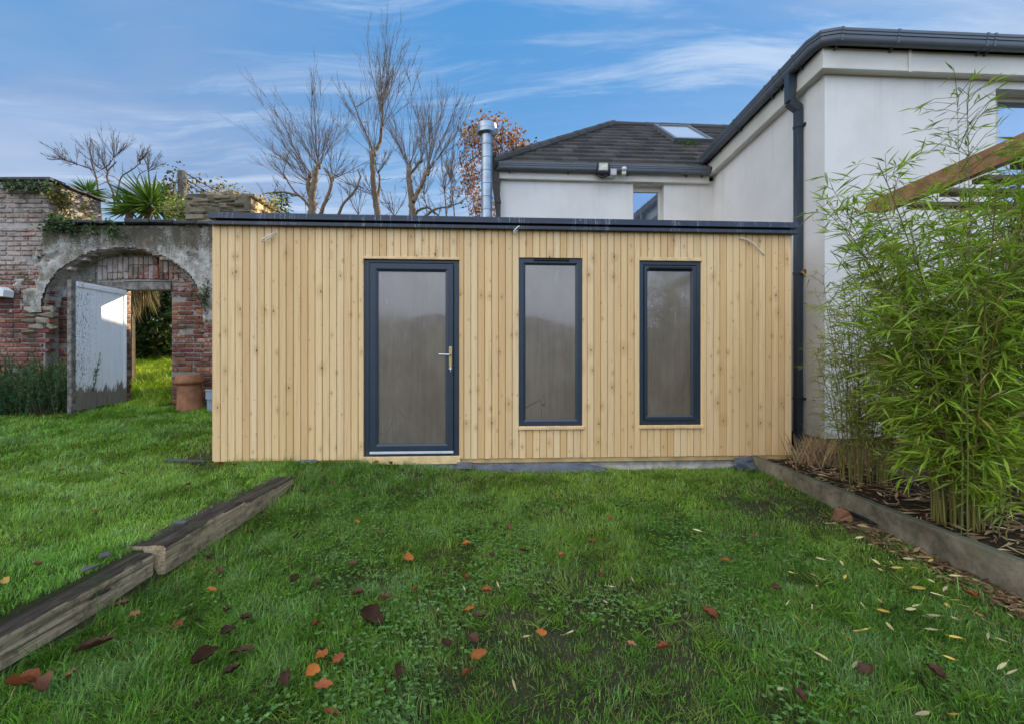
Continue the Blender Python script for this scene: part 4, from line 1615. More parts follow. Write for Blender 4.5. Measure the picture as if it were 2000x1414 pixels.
def bare_tree(name, label, Y, limbs, knobs, root_px, group=None, tw=TWIG, bk=BARK):
    """limbs: (points, r0, r1); knobs: (px, py, count, angle0, angle1 from vertical in deg, length px, radius px)"""
    rootz = float(ground_z(np.array(0.0), np.array(13.0)))
    base = P(root_px, 430, Y)
    o = empty(name, (base[0], Y, 0.5), 0, label, 'tree', group)
    off = np.array((base[0], Y, 0.5))
    k = Y / FPX
    t = MB()
    tr_, _ = limb(limbs[0][0], limbs[0][1] * k, limbs[0][2] * k, Y, .03)
    t.tube(np.vstack([[base[0], Y, 0.2], (np.array((base[0], Y, 0.2)) + tr_[0]) / 2, tr_[0]]), np.array((1.0, .85, .72)) * limbs[0][1] * k, 8, bk)
    tw_mb = MB()
    for pts, r0, r1 in limbs:
        q, r = limb(pts, r0 * k * .70, r1 * k * .66, Y, .06)
        t.tube(q, r, 8, bk)
        for _ in range(int(len(q) * .5)):         # sprouts along the limb
            i = random.randint(1, len(q) - 2)
            dd = rng.normal(0, 1, 3) + (0, 0, .8)
            shoot(q[i], dd, random.uniform(15, 45) * k, .75 * k, tw_mb, tw, 1, 5, .3, 3, .5, (1, 4))
    for (px, py, cnt, a0, a1, L, rad) in knobs:
        c = P(px, py, Y)
        # swollen pollard head
        t.tube([c - (0, 0, rad * 1.2 * k), c, c + (0, 0, rad * .8 * k)], np.array((.62, .75, .4)) * rad * k, 8, bk)
        for i in range(int(cnt * 1.7)):
            a = R(random.uniform(a0 * 1.15 - 4, a1 * 1.15 + 4)); az = random.uniform(-1.2, 1.2)
            dd = np.array((math.sin(a), math.sin(az) * .45, math.cos(a)))
            shoot(c + rng.normal(0, rad * .4 * k, 3), dd, L * k * random.uniform(.6, 1.3), .72 * k * random.uniform(.6, 1.2), tw_mb, tw, 2, 8, .3, 4, .36, (5, 9))
    t.build('trunk', M['bark'], o, loc=off, smooth=True)
    tw_mb.build('crown', M['bark'], o, loc=off)
    return o


TG = 'bare trees beyond the garden wall'
bare_tree('bare_tree', 'bare pollarded tree with a wide fan of shoots, leftmost of the three behind the room', 14.0,
          [([(613, 430), (612, 395), (617, 360), (622, 330)], 11, 7.5), ([(612, 398), (600, 372), (605, 345)], 7.5, 5), ([(624, 425), (640, 398), (650, 370), (652, 352), (640, 336)], 6, 3),
           ([(601, 424), (602, 405), (590, 388), (570, 372), (555, 345)], 5, 2), ([(585, 382), (555, 378), (530, 376), (512, 380)], 3.4, 1.4), ([(662, 424), (675, 400), (700, 375), (708, 350), (702, 335)], 4.2, 2)],
          [(622, 322, 13, -38, 30, 130, 7), (605, 342, 8, -60, 0, 135, 6), (610, 362, 5, -65, -25, 135, 6), (650, 350, 4, -5, 55, 85, 4), (556, 345, 3, -50, 10, 60, 3)], 613, TG)
bare_tree('bare_tree', 'tallest bare tree with one straight knobbed trunk, middle of the three', 14.6,
          [([(739, 430), (735, 395), (730, 350), (728, 300)], 9.5, 7), ([(728, 296), (738, 282), (744, 255), (746, 215), (744, 165), (738, 125)], 6, 1.2), ([(736, 385), (740, 360), (739, 338)], 3.8, 2.6),
           ([(727, 292), (715, 262), (700, 225), (690, 195)], 2.6, 1)],
          [(729, 297, 5, -50, 12, 150, 8), (743, 215, 9, -22, 26, 125, 3), (745, 250, 4, -25, 42, 120, 3), (739, 336, 4, -30, 45, 60, 3), (728, 380, 3, -70, -35, 70, 3)], 739, TG)
bare_tree('bare_tree', 'bare forked tree with pale peeling bark, rightmost of the three', 13.6,
          [([(805, 430), (806, 405), (802, 370), (799, 332)], 10, 7.5), ([(808, 398), (822, 368), (834, 340)], 7, 5), ([(801, 336), (812, 326), (822, 316)], 4, 3),
           ([(808, 425), (815, 410), (835, 404), (850, 416), (858, 424)], 4, 2.2), ([(828, 424), (850, 408), (880, 404), (905, 392)], 4, 1.5)],
          [(799, 328, 9, -28, 20, 135, 7), (835, 336, 10, -12, 40, 150, 6), (822, 314, 4, -5, 30, 130, 4), (880, 402, 3, -20, 30, 60, 3)], 805, TG)
bare_tree('bare_tree', 'slender many stemmed bare saplings beside the copper leaved tree', 15.5,
          [([(872, 432), (870, 400), (868, 370)], 2.6, 1.4), ([(888, 430), (884, 385), (880, 350)], 2, 1), ([(835, 430), (832, 400), (828, 380)], 1.6, 1)],
          [(868, 372, 5, -25, 30, 80, 2), (881, 352, 6, -25, 30, 90, 2), (828, 380, 5, -35, 30, 60, 2), (700, 420, 4, -40, 40, 60, 2), (770, 425, 4, -40, 40, 55, 2)], 872, TG)
bare_tree('bare_tree', 'windswept bare tree with spreading crown beyond the cordyline', 22.0,
          [([(193, 392), (190, 353), (181, 315)], 2.6, 1.9), ([(223, 420), (221, 378), (208, 350), (208, 332), (224, 315)], 2.9, 1.7), ([(224, 388), (233, 345), (256, 330), (272, 316)], 2.1, 1.2),
           ([(182, 318), (196, 332), (212, 325), (222, 312), (224, 302)], 1.5, .8), ([(185, 335), (165, 325), (140, 318), (120, 312)], 1.5, .7), ([(264, 410), (265, 375), (272, 345), (290, 335)], 1.5, .8)],
          [(181, 314, 4, -60, 20, 45, 2), (224, 306, 6, -40, 40, 45, 2), (272, 316, 5, -30, 60, 40, 2), (150, 321, 4, -70, 10, 45, 2), (208, 332, 4, -45, 15, 60, 2), (290, 335, 6, -50, 50, 40, 2), (121, 312, 4, -85, 0, 30, 1.5)], 223, TG, (.10, .082, .065), (.095, .078, .062))

# copper leaved tree by the flue
Yc = 15.0
kk = Yc / FPX
ct = empty('copper_tree', (*P(950, 430, Yc)[:2], 0.5), 0, 'tree still holding coppery brown autumn leaves behind the steel flue', 'tree')
off = np.array((*P(950, 430, Yc)[:2], 0.5))
t = MB(); cr = MB(); lv = MB()
t.tube([P(950, 430, Yc) * (1, 1, 0) + (0, 0, .2), P(950, 430, Yc), P(945, 330, Yc)], np.array((7, 5, 2.5)) * kk, 7, TWIG)
for (px, py, rx, ry, n_) in ((925, 265, 24, 20, 26), (985, 270, 34, 26, 40), (1010, 285, 22, 20, 22), (925, 320, 22, 30, 24), (912, 352, 18, 14, 14), (925, 385, 16, 30, 14), (960, 400, 40, 20, 24), (965, 310, 40, 40, 22), (960, 250, 30, 16, 14), (938, 240, 5, 10, 3), (1000, 380, 20, 40, 14)):
    for _ in range(n_):
        th_ = random.uniform(0, 6.28); rr_ = math.sqrt(random.random())
        c = P(px + rx * rr_ * math.cos(th_), py + ry * rr_ * math.sin(th_), Yc) + rng.normal(0, .3, 3) * (0, 1, 0)
        b_ = c - np.array((random.uniform(-.25, .25), 0, .45))
        cr.tube([b_, (b_ + c) / 2 + rng.normal(0, .04, 3), c], [.012, .009, .004], 3, TWIG, cap=False)
        nl = random.randint(7, 14)
        pp = c + rng.normal(0, .13, (nl, 3))
        base_c = np.array(random.choice([(0.34, 0.12, 0.035), (0.42, 0.17, 0.05), (0.24, 0.085, 0.035), (0.45, 0.27, 0.06), (0.30, 0.11, 0.05)]))
        lv.leaves(pp, rng.normal(0, 1, (nl, 3)) - (0, 0, .4), rng.normal(0, 1, (nl, 3)), rng.uniform(.08, .16, nl), rng.uniform(.05, .09, nl), base_c * rng.uniform(.7, 1.25, (nl, 1)))
t.build('trunk', M['bark'], ct, loc=off)
cr.build('branches', M['bark'], ct, loc=off)
lv.build('crown', M['dead_leaf'], ct, loc=off)


# cordylines: sword-leaf heads on bare stems with a skirt of dead leaves
def rosette(mb, c, n, L, w, col, down=0.0):
    th = rng.uniform(0, 2 * math.pi, n); el = np.arcsin(rng.uniform(-0.35 - down, 1.0, n))
    d = np.stack([np.cos(th) * np.cos(el), np.sin(th) * np.cos(el), np.sin(el)], 1)
    cols = np.asarray(col) * rng.uniform(.6, 1.35, (n, 1))
    LL = L * rng.uniform(.75, 1.1, n)
    mb.leaves(c + d * .04, d, np.tile((0, 0, 1.0), (n, 1)) + rng.normal(0, .2, (n, 3)), LL, w, cols, .2, .12)


CG = 'cordyline palms behind the arched wall'


def cordyline(Y, px, py, L, n, label, skirt=False, stem_px=None):
    c = P(px, py, Y)
    o = empty('cordyline', (c[0], Y, 0.7), 0, label, 'palm', CG)
    off = np.array((c[0], Y, 0.7))
    m = MB()
    b = c * (1, 1, 0) + (0, 0, .5)
    if stem_px is not None:
        b = P(stem_px, 707, Y) * (1, 1, 0) + (0, 0, .5)
    m.tube([b, (b[0], Y, b[2] * .4 + c[2] * .6), c], [.09, .08, .06], 9, (0.13, 0.10, 0.07))
    m.build('trunk', M['bark'], o, loc=off)
    m = MB(); rosette(m, c, n, L, .042, (0.12, 0.20, 0.04))
    m.build('crown', M['leaf'], o, loc=off)
    if skirt:
        m = MB()
        k = 420
        f = rng.random(k)
        pos = c + (np.array((b[0], Y, b[2])) - c) * (.1 + f * .30)[:, None]
        th = rng.uniform(0, 6.28, k)
        d = np.stack([np.cos(th) * .38, np.sin(th) * .38, -np.ones(k)], 1)
        cl = np.where(rng.random((k, 1)) < .7, np.array((0.30, 0.22, 0.12)), np.array((0.13, 0.15, 0.05))) * rng.uniform(.6, 1.2, (k, 1))
        m.leaves(pos, d, rng.normal(0, 1, (k, 3)), rng.uniform(.45, .8, k), .03, cl, .2, .1)
        m.build('dead_skirt', M['dead_leaf'], o, loc=off)


cordyline(8.9, 296, 404, 0.74, 230, 'largest green cordyline head, just left of the ivy covered post', True, 254)
cordyline(8.7, 254, 412, 0.44, 110, 'smaller cordyline head tucked against the left of the largest one', True, 236)
cordyline(10.2, 172, 378, 0.42, 90, 'small dark cordyline head above the sunlit pier slope')
cordyline(10.4, 320, 376, 0.36, 60, 'dark cordyline head behind the largest one beside the post', False, 352)

# evergreen hedge seen through the doorway
sh = empty('evergreen_shrub', (-10.2, 11.6, 1.0), 0, 'dark evergreen shrubbery seen through the old doorway', 'shrub')
off = np.array((-10.2, 11.6, 1.0))
m = MB()
k = 17000
pp = np.stack([rng.uniform(-12.6, -8.1, k), rng.uniform(11.0, 12.6, k), rng.uniform(0.9, 3.5, k)], 1)
lum = fbm(pp[:, 0] * 1.6, pp[:, 2] * 1.6, 90)
pp[:, 1] += (fbm(pp[:, 0] * 1.3, pp[:, 2] * 1.3, 91) - .5) * 1.2
cl = np.stack([0.022 + .02 * lum, 0.045 + .03 * lum, 0.012 + 0 * lum], 1) * rng.uniform(.5, 1.5, (k, 1))
yl = (rng.random(k) < .05)[:, None]
cl = np.where(yl, np.array((.24, .20, .04)), cl)
m.leaves(pp, rng.normal(0, 1, (k, 3)) - (0, .4, .2), rng.normal(0, 1, (k, 3)), rng.uniform(.10, .2, k), rng.uniform(.06, .1, k), cl)
m.build('foliage', M['leaf'], sh, loc=off)
m = MB()
for i in range(26):
    b = np.array((random.uniform(-12, -8.3), random.uniform(11.5, 12.4), .6))
    m.tube([b, b + rng.normal(0, .2, 3) + (0, 0, 1.0), b + rng.normal(0, .5, 3) + (0, 0, 2.2)], [.05, .035, .015], 5, (.05, .04, .03))
m.build('branches', M['bark'], sh, loc=off)

# ivy clumps on the wall
IVG = 'ivy growing on the old wall'


def ivy(name, label, pts, n, spread, col, size=.05, y0=7.15):
    c0 = np.array(pts).mean(0)
    o = MB()
    pts = np.array(pts, float)
    i = rng.integers(0, len(pts), n)
    p = pts[i] + rng.normal(0, 1, (n, 3)) * np.asarray(spread)
    d = rng.normal(0, 1, (n, 3)) * (1, .5, 1) + (0, -.5, -.4)
    cl = np.asarray(col) * rng.uniform(.5, 1.5, (n, 1))
    o.leaves(p, d, np.tile((0, -1.0, .3), (n, 1)) + rng.normal(0, .5, (n, 3)), size * rng.uniform(.6, 1.3, n), size * .8 * rng.uniform(.7, 1.2, n), cl, .1)
    for _ in range(10):
        a = pts[random.randrange(len(pts))]; b = pts[random.randrange(len(pts))]
        if np.linalg.norm(a - b) < .35:
            o.tube([a, (a + b) / 2 + rng.normal(0, .03, 3), b], .006, 4, (.1, .07, .04), cap=False)
    return tag(o.build(name, M['leaf'], loc=c0), label, 'ivy', IVG)


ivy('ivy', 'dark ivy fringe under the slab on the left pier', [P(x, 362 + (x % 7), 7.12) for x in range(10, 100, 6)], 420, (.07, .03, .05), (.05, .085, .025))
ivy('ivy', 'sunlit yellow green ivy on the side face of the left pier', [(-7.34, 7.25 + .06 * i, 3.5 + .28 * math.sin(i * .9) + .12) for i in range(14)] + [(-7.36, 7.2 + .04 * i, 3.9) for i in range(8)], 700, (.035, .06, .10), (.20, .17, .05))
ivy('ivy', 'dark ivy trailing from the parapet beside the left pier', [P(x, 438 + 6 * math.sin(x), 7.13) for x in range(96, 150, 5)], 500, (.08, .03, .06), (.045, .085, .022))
ivy('ivy', 'small green tuft hanging from the parapet above the arch', [P(214, 445, 7.13), P(219, 452, 7.13), P(176, 446, 7.13)], 150, (.06, .03, .06), (.055, .11, .025))
ivy('ivy', 'thin moss and ivy on plaster beside the arch right shoulder', [P(393, 575, 7.15), P(398, 592, 7.15), P(405, 560, 7.15), P(245, 467, 7.15)], 220, (.05, .015, .09), (.06, .085, .03), .035)
ivy('ivy', 'ivy leaves and yellow weeds at the foot of the post on the wall top', [P(330, 420, 7.45), P(345, 412, 7.5), P(360, 418, 7.45), P(338, 400, 7.6), P(362, 405, 7.5)], 420, (.10, .08, .10), (.15, .18, .035), .055)
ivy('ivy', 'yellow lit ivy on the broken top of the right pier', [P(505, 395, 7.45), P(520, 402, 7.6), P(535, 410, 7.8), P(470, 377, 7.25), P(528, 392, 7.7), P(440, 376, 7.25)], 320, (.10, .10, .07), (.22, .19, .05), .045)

# post with wires and climbers
Yp = 8.4
po = empty('utility_post', (*P(357, 400, Yp)[:2], 0.6), 0, 'weathered timber post wrapped in dead climber behind the wall', 'post')
off = np.array((*P(357, 400, Yp)[:2], 0.6))
m = MB(); m.tube([P(360, 425, Yp) * (1, 1, 0) + (0, 0, .5), P(359, 400, Yp), P(356, 336, Yp)], [.095, .088, .08], 10, (.14, .125, .11))
m.build('pole', M['bark'], po, loc=off)
m = MB()
k = 190
py_ = rng.uniform(330, 425, k)
pp = np.array([P(339 + rng.normal(0, 7), y, Yp - .1) for y in py_]) + rng.normal(0, .05, (k, 3))
m.leaves(pp, rng.normal(0, 1, (k, 3)) - (0, 0, .5), rng.normal(0, 1, (k, 3)), .06, .045, np.where(rng.random((k, 1)) < .5, np.array((.16, .10, .04)), np.array((.10, .11, .035))) * rng.uniform(.5, 1.4, (k, 1)))
for i in range(9):
    a = P(330 + i * 2.6, 425, Yp - .1); b = P(330 + i * 2.4 + random.uniform(-8, 8), 335 + random.uniform(0, 40), Yp - .1)
    m.tube([a, (a + b) / 2 + rng.normal(0, .05, 3), b], [.010, .008, .004], 4, (.26, .19, .11), cap=False)
m.build('climber', M['dead_leaf'], po, loc=off)
for i, (a, b, lab) in enumerate((((364, 340), (640, 428), 'topmost wire running from the timber post'), ((364, 351), (600, 425), 'middle wire running from the timber post'), ((366, 358), (560, 428), 'lowest wire running from the timber post'))):
    p, q = P(*a, Yp), P(*b, 12.0)
    t = np.linspace(0, 1, 16)[:, None]
    pts = p + (q - p) * t - np.array((0, 0, .28)) * (t * (1 - t) * 4)
    m = MB(); m.tube(pts, .010, 5)
    tag(m.build('overhead_wire', M['wire']), lab, 'wire', 'wires strung from the post')
m = MB()
k = 130
tt = rng.random(k) ** 1.5 * .32
p, q = P(364, 351, Yp), P(600, 425, 12.0)
pp = p + (q - p) * tt[:, None] + rng.normal(0, 1, (k, 3)) * (.05, .05, .13) - (0, 0, .06)
m.leaves(pp, rng.normal(0, 1, (k, 3)) - (0, 0, .7), rng.normal(0, 1, (k, 3)), .09, .06, np.where(rng.random((k, 1)) < .7, np.array((.13, .11, .05)), np.array((.25, .22, .05))) * rng.uniform(.5, 1.3, (k, 1)))
for i in range(8):
    a = pp[i]; b = pp[i + 8]
    m.tube([a, (a + b) / 2 - (0, 0, .08), b], .005, 3, (.12, .08, .05), cap=False)
tag(m.build('climber', M['dead_leaf']), 'thin withered vine hanging along the wires right of the post', 'vine')
# dark conifer tip beyond the right pier
m = MB()
k = 700
f = rng.random(k) ** .7
cc = P(550, 372, 12.5)
pp = np.stack([cc[0] + rng.normal(0, 1, k) * (.05 + .22 * f), np.full(k, 12.5) + rng.normal(0, .2, k), cc[2] - f * 1.6], 1)
m.leaves(pp, np.stack([rng.normal(0, 1, k), rng.normal(0, 1, k), -.2 * np.ones(k)], 1), rng.normal(0, 1, (k, 3)), .16, .04, np.array((.04, .075, .03)) * rng.uniform(.5, 1.4, (k, 1)))
m.tube([(cc[0], 12.5, .4), (cc[0], 12.5, cc[2])], [.06, .01], 5, (.08, .06, .04))
tag(m.build('conifer', M['leaf'], loc=(cc[0], 12.5, .5)), 'narrow young conifer tip just right of the broken pier', 'tree')


# ------------------------------------------------------------------ pots and things at the old wall
def gz(x, y):
    return float(ground_z(np.array(float(x)), np.array(float(y))))


bp = P(373, 780, 6.95)
pz = gz(bp[0], 6.95) - .015
cpo = empty('chimney_pot', (bp[0], 6.95, pz), 0, 'tall terracotta chimney pot standing beside the doorway', 'chimney pot')
m = MB()
m.lathe([(.0, 0), (.19, 0), (.18, .06), (.158, .36), (.156, .40), (.20, .43), (.205, .455), (.155, .56), (.150, .565), (.135, .56), (.13, .3), (0, .28)], 0, 0, 36)
auto_smooth(m.build('body', M['terracotta'], cpo), 50)
cpo.rotation_euler = (R(2), R(-2), 0)
tz = gz(-4.55, 6.7)
m = MB()
V = []
for (h, s) in ((0, .11), (.19, .13), (.19, .145), (.215, .145), (.30, .15), (.32, .16), (.34, .16)):
    V.append([(-s, -s, h), (s, -s, h), (s, s, h), (-s, s, h)])
m.add(np.array(V).reshape(-1, 3), [np.array([[i * 4 + c, i * 4 + (c + 1) % 4, (i + 1) * 4 + (c + 1) % 4, (i + 1) * 4 + c] for i in range(6) for c in range(4)]), np.array([3, 2, 1, 0])])
o = tag(m.build('plastic_tub', M['greyplastic']), 'grey blue plastic tub between chimney pot and garden room', 'tub')
o.location = (-4.53, 6.95, tz); o.rotation_euler = (0, R(7), R(12))
gp = P(-4, 775, 6.5)
m = MB(); m.lathe([(0, 0), (.13, 0), (.17, .26), (.185, .26), (.185, .30), (.165, .30), (.15, .06), (0, .05)], 0, 0, 28)
o = auto_smooth(m.build('plant_pot', M['greenplastic']), 45)
tag(o, 'dark green plastic plant pot under the rosemary at the left edge', 'plant pot')
o.location = (gp[0], 6.5, gz(gp[0], 6.5))
cb = P(4, 568, 7.05)
m = MB()
m.add([(-.5, -.05, -.08), (.07, -.05, -.10), (.08, -.05, .0), (-.02, -.05, .06), (-.5, -.05, .10)] + [(-.5, .1, -.08), (.07, .1, -.10), (.08, .1, .0), (-.02, .1, .06), (-.5, .1, .10)],
      [np.arange(5), np.arange(5, 10)[::-1], np.array([[i, i + 5, (i + 1) % 5 + 5, (i + 1) % 5] for i in range(5)])])
o = tag(m.build('wall_casing', M['whiteplastic']), 'white casing end fixed to the brickwork at the left edge', 'casing')
o.location = cb
m = MB()
for (px, py, Yk, s) in ((205, 1069, 2.42, .035), ):
    pass


# rosemary bush
def rosemary():
    o = empty('rosemary_bush', (-7.0, 6.6, .45), 0, 'dark green rosemary bush against the foot of the brick wall', 'bush')
    off = np.array((-7.0, 6.6, .45))
    st = MB(); lf = MB()
    for i in range(330):
        x = random.uniform(-8.3, -6.42); y = random.uniform(6.35, 7.05)
        b = np.array((x, y, gz(x, y)))
        Hh = random.uniform(.40, .95) * (0.75 + .3 * math.sin((x + 7.3) * 2.3) ** 2)
        d = np.array((random.gauss(0, .22), random.gauss(-.12, .2), 1.0))
        p = [b]
        for k in range(6):
            d = d + rng.normal(0, .06, 3)
            d /= np.linalg.norm(d)
            p.append(p[-1] + d * Hh / 6)
        p = np.array(p)
        st.tube(p, np.linspace(.006, .003, 7), 3, (.07, .05, .03), cap=False)
        k = 70
        t = rng.uniform(.8, 6, k)
        i0 = np.minimum(t.astype(int), 5)
        q = p[i0] + (p[i0 + 1] - p[i0]) * (t - i0)[:, None]
        dd = rng.normal(0, 1, (k, 3)) * (1, 1, .3) + (0, 0, .9)
        c = np.array((.055, .135, .045)) * random.uniform(.7, 1.5)
        lf.leaves(q, dd, rng.normal(0, 1, (k, 3)), rng.uniform(.03, .055, k), .012, c * rng.uniform(.6, 1.4, (k, 1)))
    st.build('stems', M['bark'], o, loc=off)
    lf.build('foliage', M['leaf'], o, loc=off)


rosemary()

# ------------------------------------------------------------------ sleepers
SG = 'old railway sleepers edging the upper lawn'


def sleeper(y0, y1, xr, z0, z1, rz, label, split=False):
    L = y1 - y0
    ny, W_, Hh = 60, .22, z1 - z0
    sect = []
    for t in np.linspace(0, 1, 12):
        sect.append((0.0, t * (Hh - .012)))
    for t in np.linspace(0, 1, 10):
        sect.append((-.012 - t * (W_ - .024), Hh))
    for t in np.linspace(0, 1, 4):
        sect.append((-W_, (1 - t) * (Hh - .012)))
    sect = np.array(sect)
    yy = np.linspace(0, L, ny)
    U, T = np.meshgrid(np.arange(len(sect)), yy)
    X = sect[:, 0][None].repeat(ny, 0); Z = sect[:, 1][None].repeat(ny, 0)
    sd = hash1(y0 * 9.7) * 50
    X = X + .010 * (fbm(T * 2.2, U * .45, 12 + int(sd)) - .5) + .004 * (fbm(T * 7, U * .6, 13) - .5)
    Z = Z + .014 * (fbm(T * 1.8, U * .35, 15 + int(sd)) - .5) + .005 * (fbm(T * 11, U, 16) - .5)
    if split:      # long checks in the front face
        for (zc, a, b, dpt) in ((.085, .45, L, .02), (.055, .9, L, .014), (.105, .1, .8, .012)):
            w = np.exp(-((sect[:, 1][None] - zc - .012 * np.sin(T * 3)) / .008) ** 2) * ((T > a) & (T < b)) * (U < 12)
            X = X - dpt * .55 * w
    m = MB()
    m.grid(np.stack([X, T, Z], -1))
    n = len(sect)
    m.add(np.stack([X, T, Z], -1)[0], np.arange(n)[::-1])
    m.add(np.stack([X, T, Z], -1)[-1], np.arange(n))
    o = m.build('railway_sleeper', M['sleeper'], smooth=True)
    o.data.set_sharp_from_angle(angle=R(50))
    tag(o, label, 'sleeper', SG)
    o.location = (xr, y0, z0)
    o.rotation_euler = (0, 0, rz)
    return o


sleeper(0.2, 2.50, -1.95, 0.005, 0.142, R(1.0), 'nearest railway sleeper with long splits along its pale front face', True)
sleeper(2.53, 3.33, -1.945, 0.012, 0.172, R(2.2), 'middle railway sleeper with rounded mottled end at the gap')
sleeper(3.345, 4.10, -1.97, 0.02, 0.162, R(1.0), 'farthest railway sleeper ending in the grass')
for (px, py, Y, s, lab) in ((178, 1109, 2.16, .032, 'flat grey stone chip lying on the near end of the sleepers'), (205, 1085, 2.25, .024, 'rounded grey stone at the grass edge above the near sleeper'), (352, 1022, 2.72, .035, 'thin slate flake on the middle sleeper')):
    p = P(px, py, Y)
    m = MB(); m.bevbox(-s, s, -s * .5, s * .5, -.006, .010, .005, (.10, .098, .088), .005)
    o = tag(m.build('stone_chip', M['stone']), lab, 'stone')
    o.location = p + (0, 0, .004); o.rotation_euler = (0, 0, random.uniform(0, 3))

# ------------------------------------------------------------------ concrete edging of the bed
EG = 'concrete edging boards of the planting bed'


def edging(y0, y1, x, z1, label, lean=0.0):
    m = MB()
    ny = 40
    sect = [(-.026, -.06), (-.026, z1 - .012), (-.016, z1), (.024, z1 + .002), (.028, z1 - .01), (.028, -.06)]
    S_ = np.array(sect)
    yy = np.linspace(y0, y1, ny)
    X = S_[:, 0][None] + x + .006 * (fbm(yy * 2, yy * 0, 50)[:, None] - .5) + lean * np.maximum(S_[:, 1][None], 0)
    Z = S_[:, 1][None] + .008 * (fbm(yy * 3, yy * 0 + 4, 51)[:, None] - .5)
    G = np.stack([X, yy[:, None].repeat(6, 1), Z.repeat(1, 0)], -1)
    m.grid(G[::-1])
    m.add(G[0], np.arange(6)); m.add(G[-1], np.arange(6)[::-1])
    return tag(m.build('edging_board', M['gravelboard'], loc=(x, (y0 + y1) / 2, 0)), label, 'edging', EG)


edging(0.6, 3.425, 2.585, 0.198, 'nearest concrete edging board along the bamboo bed', -.05)
edging(3.435, 4.90, 2.595, 0.200, 'far concrete edging board running to the garden room corner', -.03)
m = MB()
m.bevbox(3.35, 5.9, 4.12, 4.17, .10, .22, .01, None, .006)
tag(m.build('bed_board', M['lath']), 'weathered timber board at the back of the bamboo bed', 'board')
# rubble behind the far end
for (px, py, Y, s, lab) in ((1518, 889, 4.95, .07, 'pale broken stone at the corner of the garden room'), (1545, 886, 5.15, .08, 'grey stone behind the pale one at the downpipe foot'), (1775, 933, 4.05, .05, 'flat grey stone lying in the bamboo bed')):
    p = P(px, py, Y)
    m = MB(); m.bevbox(-s, s, -s * .6, s * .6, -s * .4, s * .4, s * .2, (.27, .265, .25), s * .12)
    o = tag(m.build('loose_stone', M['stone']), lab, 'stone')
    o.location = p; o.rotation_euler = (0, R(8), random.uniform(0, 3))


# plastic sheeting at the foot of the room
def sheet(u0, u1, ztop, zbot, out, label, n=60, seed=1, fold=.02):
    U, T = np.meshgrid(np.linspace(u0, u1, n), np.linspace(0, 1, 9))
    zt_ = ztop(U) if callable(ztop) else ztop
    zb_ = zbot(U) if callable(zbot) else zbot
    Zz = zt_ + (zb_ - zt_) * T + .012 * (fbm(U * 9, T * 3, seed) - .5)
    V_ = -.03 - out * T - fold * fbm(U * 7, T * 2.5, seed + 3)
    q = loc2w(np.stack([U, V_, Zz], -1).reshape(-1, 3)).reshape(9, n, 3)
    m = MB(); m.grid(q)
    o = m.build('plastic_sheet', M['sheet'], smooth=True)
    return tag(o, label, 'plastic sheet', 'damp proof sheeting along the garden room')


sheet(su(830), su(1462), lambda U: .145 - .075 * sstep(U, su(1130), su(1215)) + .05 * sstep(U, su(1400), su(1450)), lambda U: .055 + 0 * U, .05, 'long strip of grey plastic sheet along the base under the windows', 110, 3)
sheet(su(893), su(922), .175, .12, .05, 'crumpled flap of plastic sheet beside the door sill', 16, 8, .05)
sheet(su(535), su(622), lambda U: .165 + .05 * sstep(U, su(540), su(600)), .15, .03, 'dark plastic edge poking out of grass left of the door', 20, 5, .01)
sheet(su(1425), su(1462), .19, .07, .10, 'blue crumpled plastic bunched at the edging board', 16, 18, .08)
m = MB()
X, Y_ = np.meshgrid(np.linspace(-3.42, -3.06, 12), np.linspace(4.44, 4.50, 4))
m.grid(np.stack([X, Y_, ground_z(X, Y_) + .035 + .02 * fbm(X * 8, Y_ * 8, 2)], -1))
tag(m.build('plastic_sheet', M['sheet'], smooth=True), 'flat grey plastic scrap on the grass left of the room', 'plastic sheet', 'damp proof sheeting along the garden room')

# ------------------------------------------------------------------ bamboo
BG = 'bamboo clumps in the planting bed'


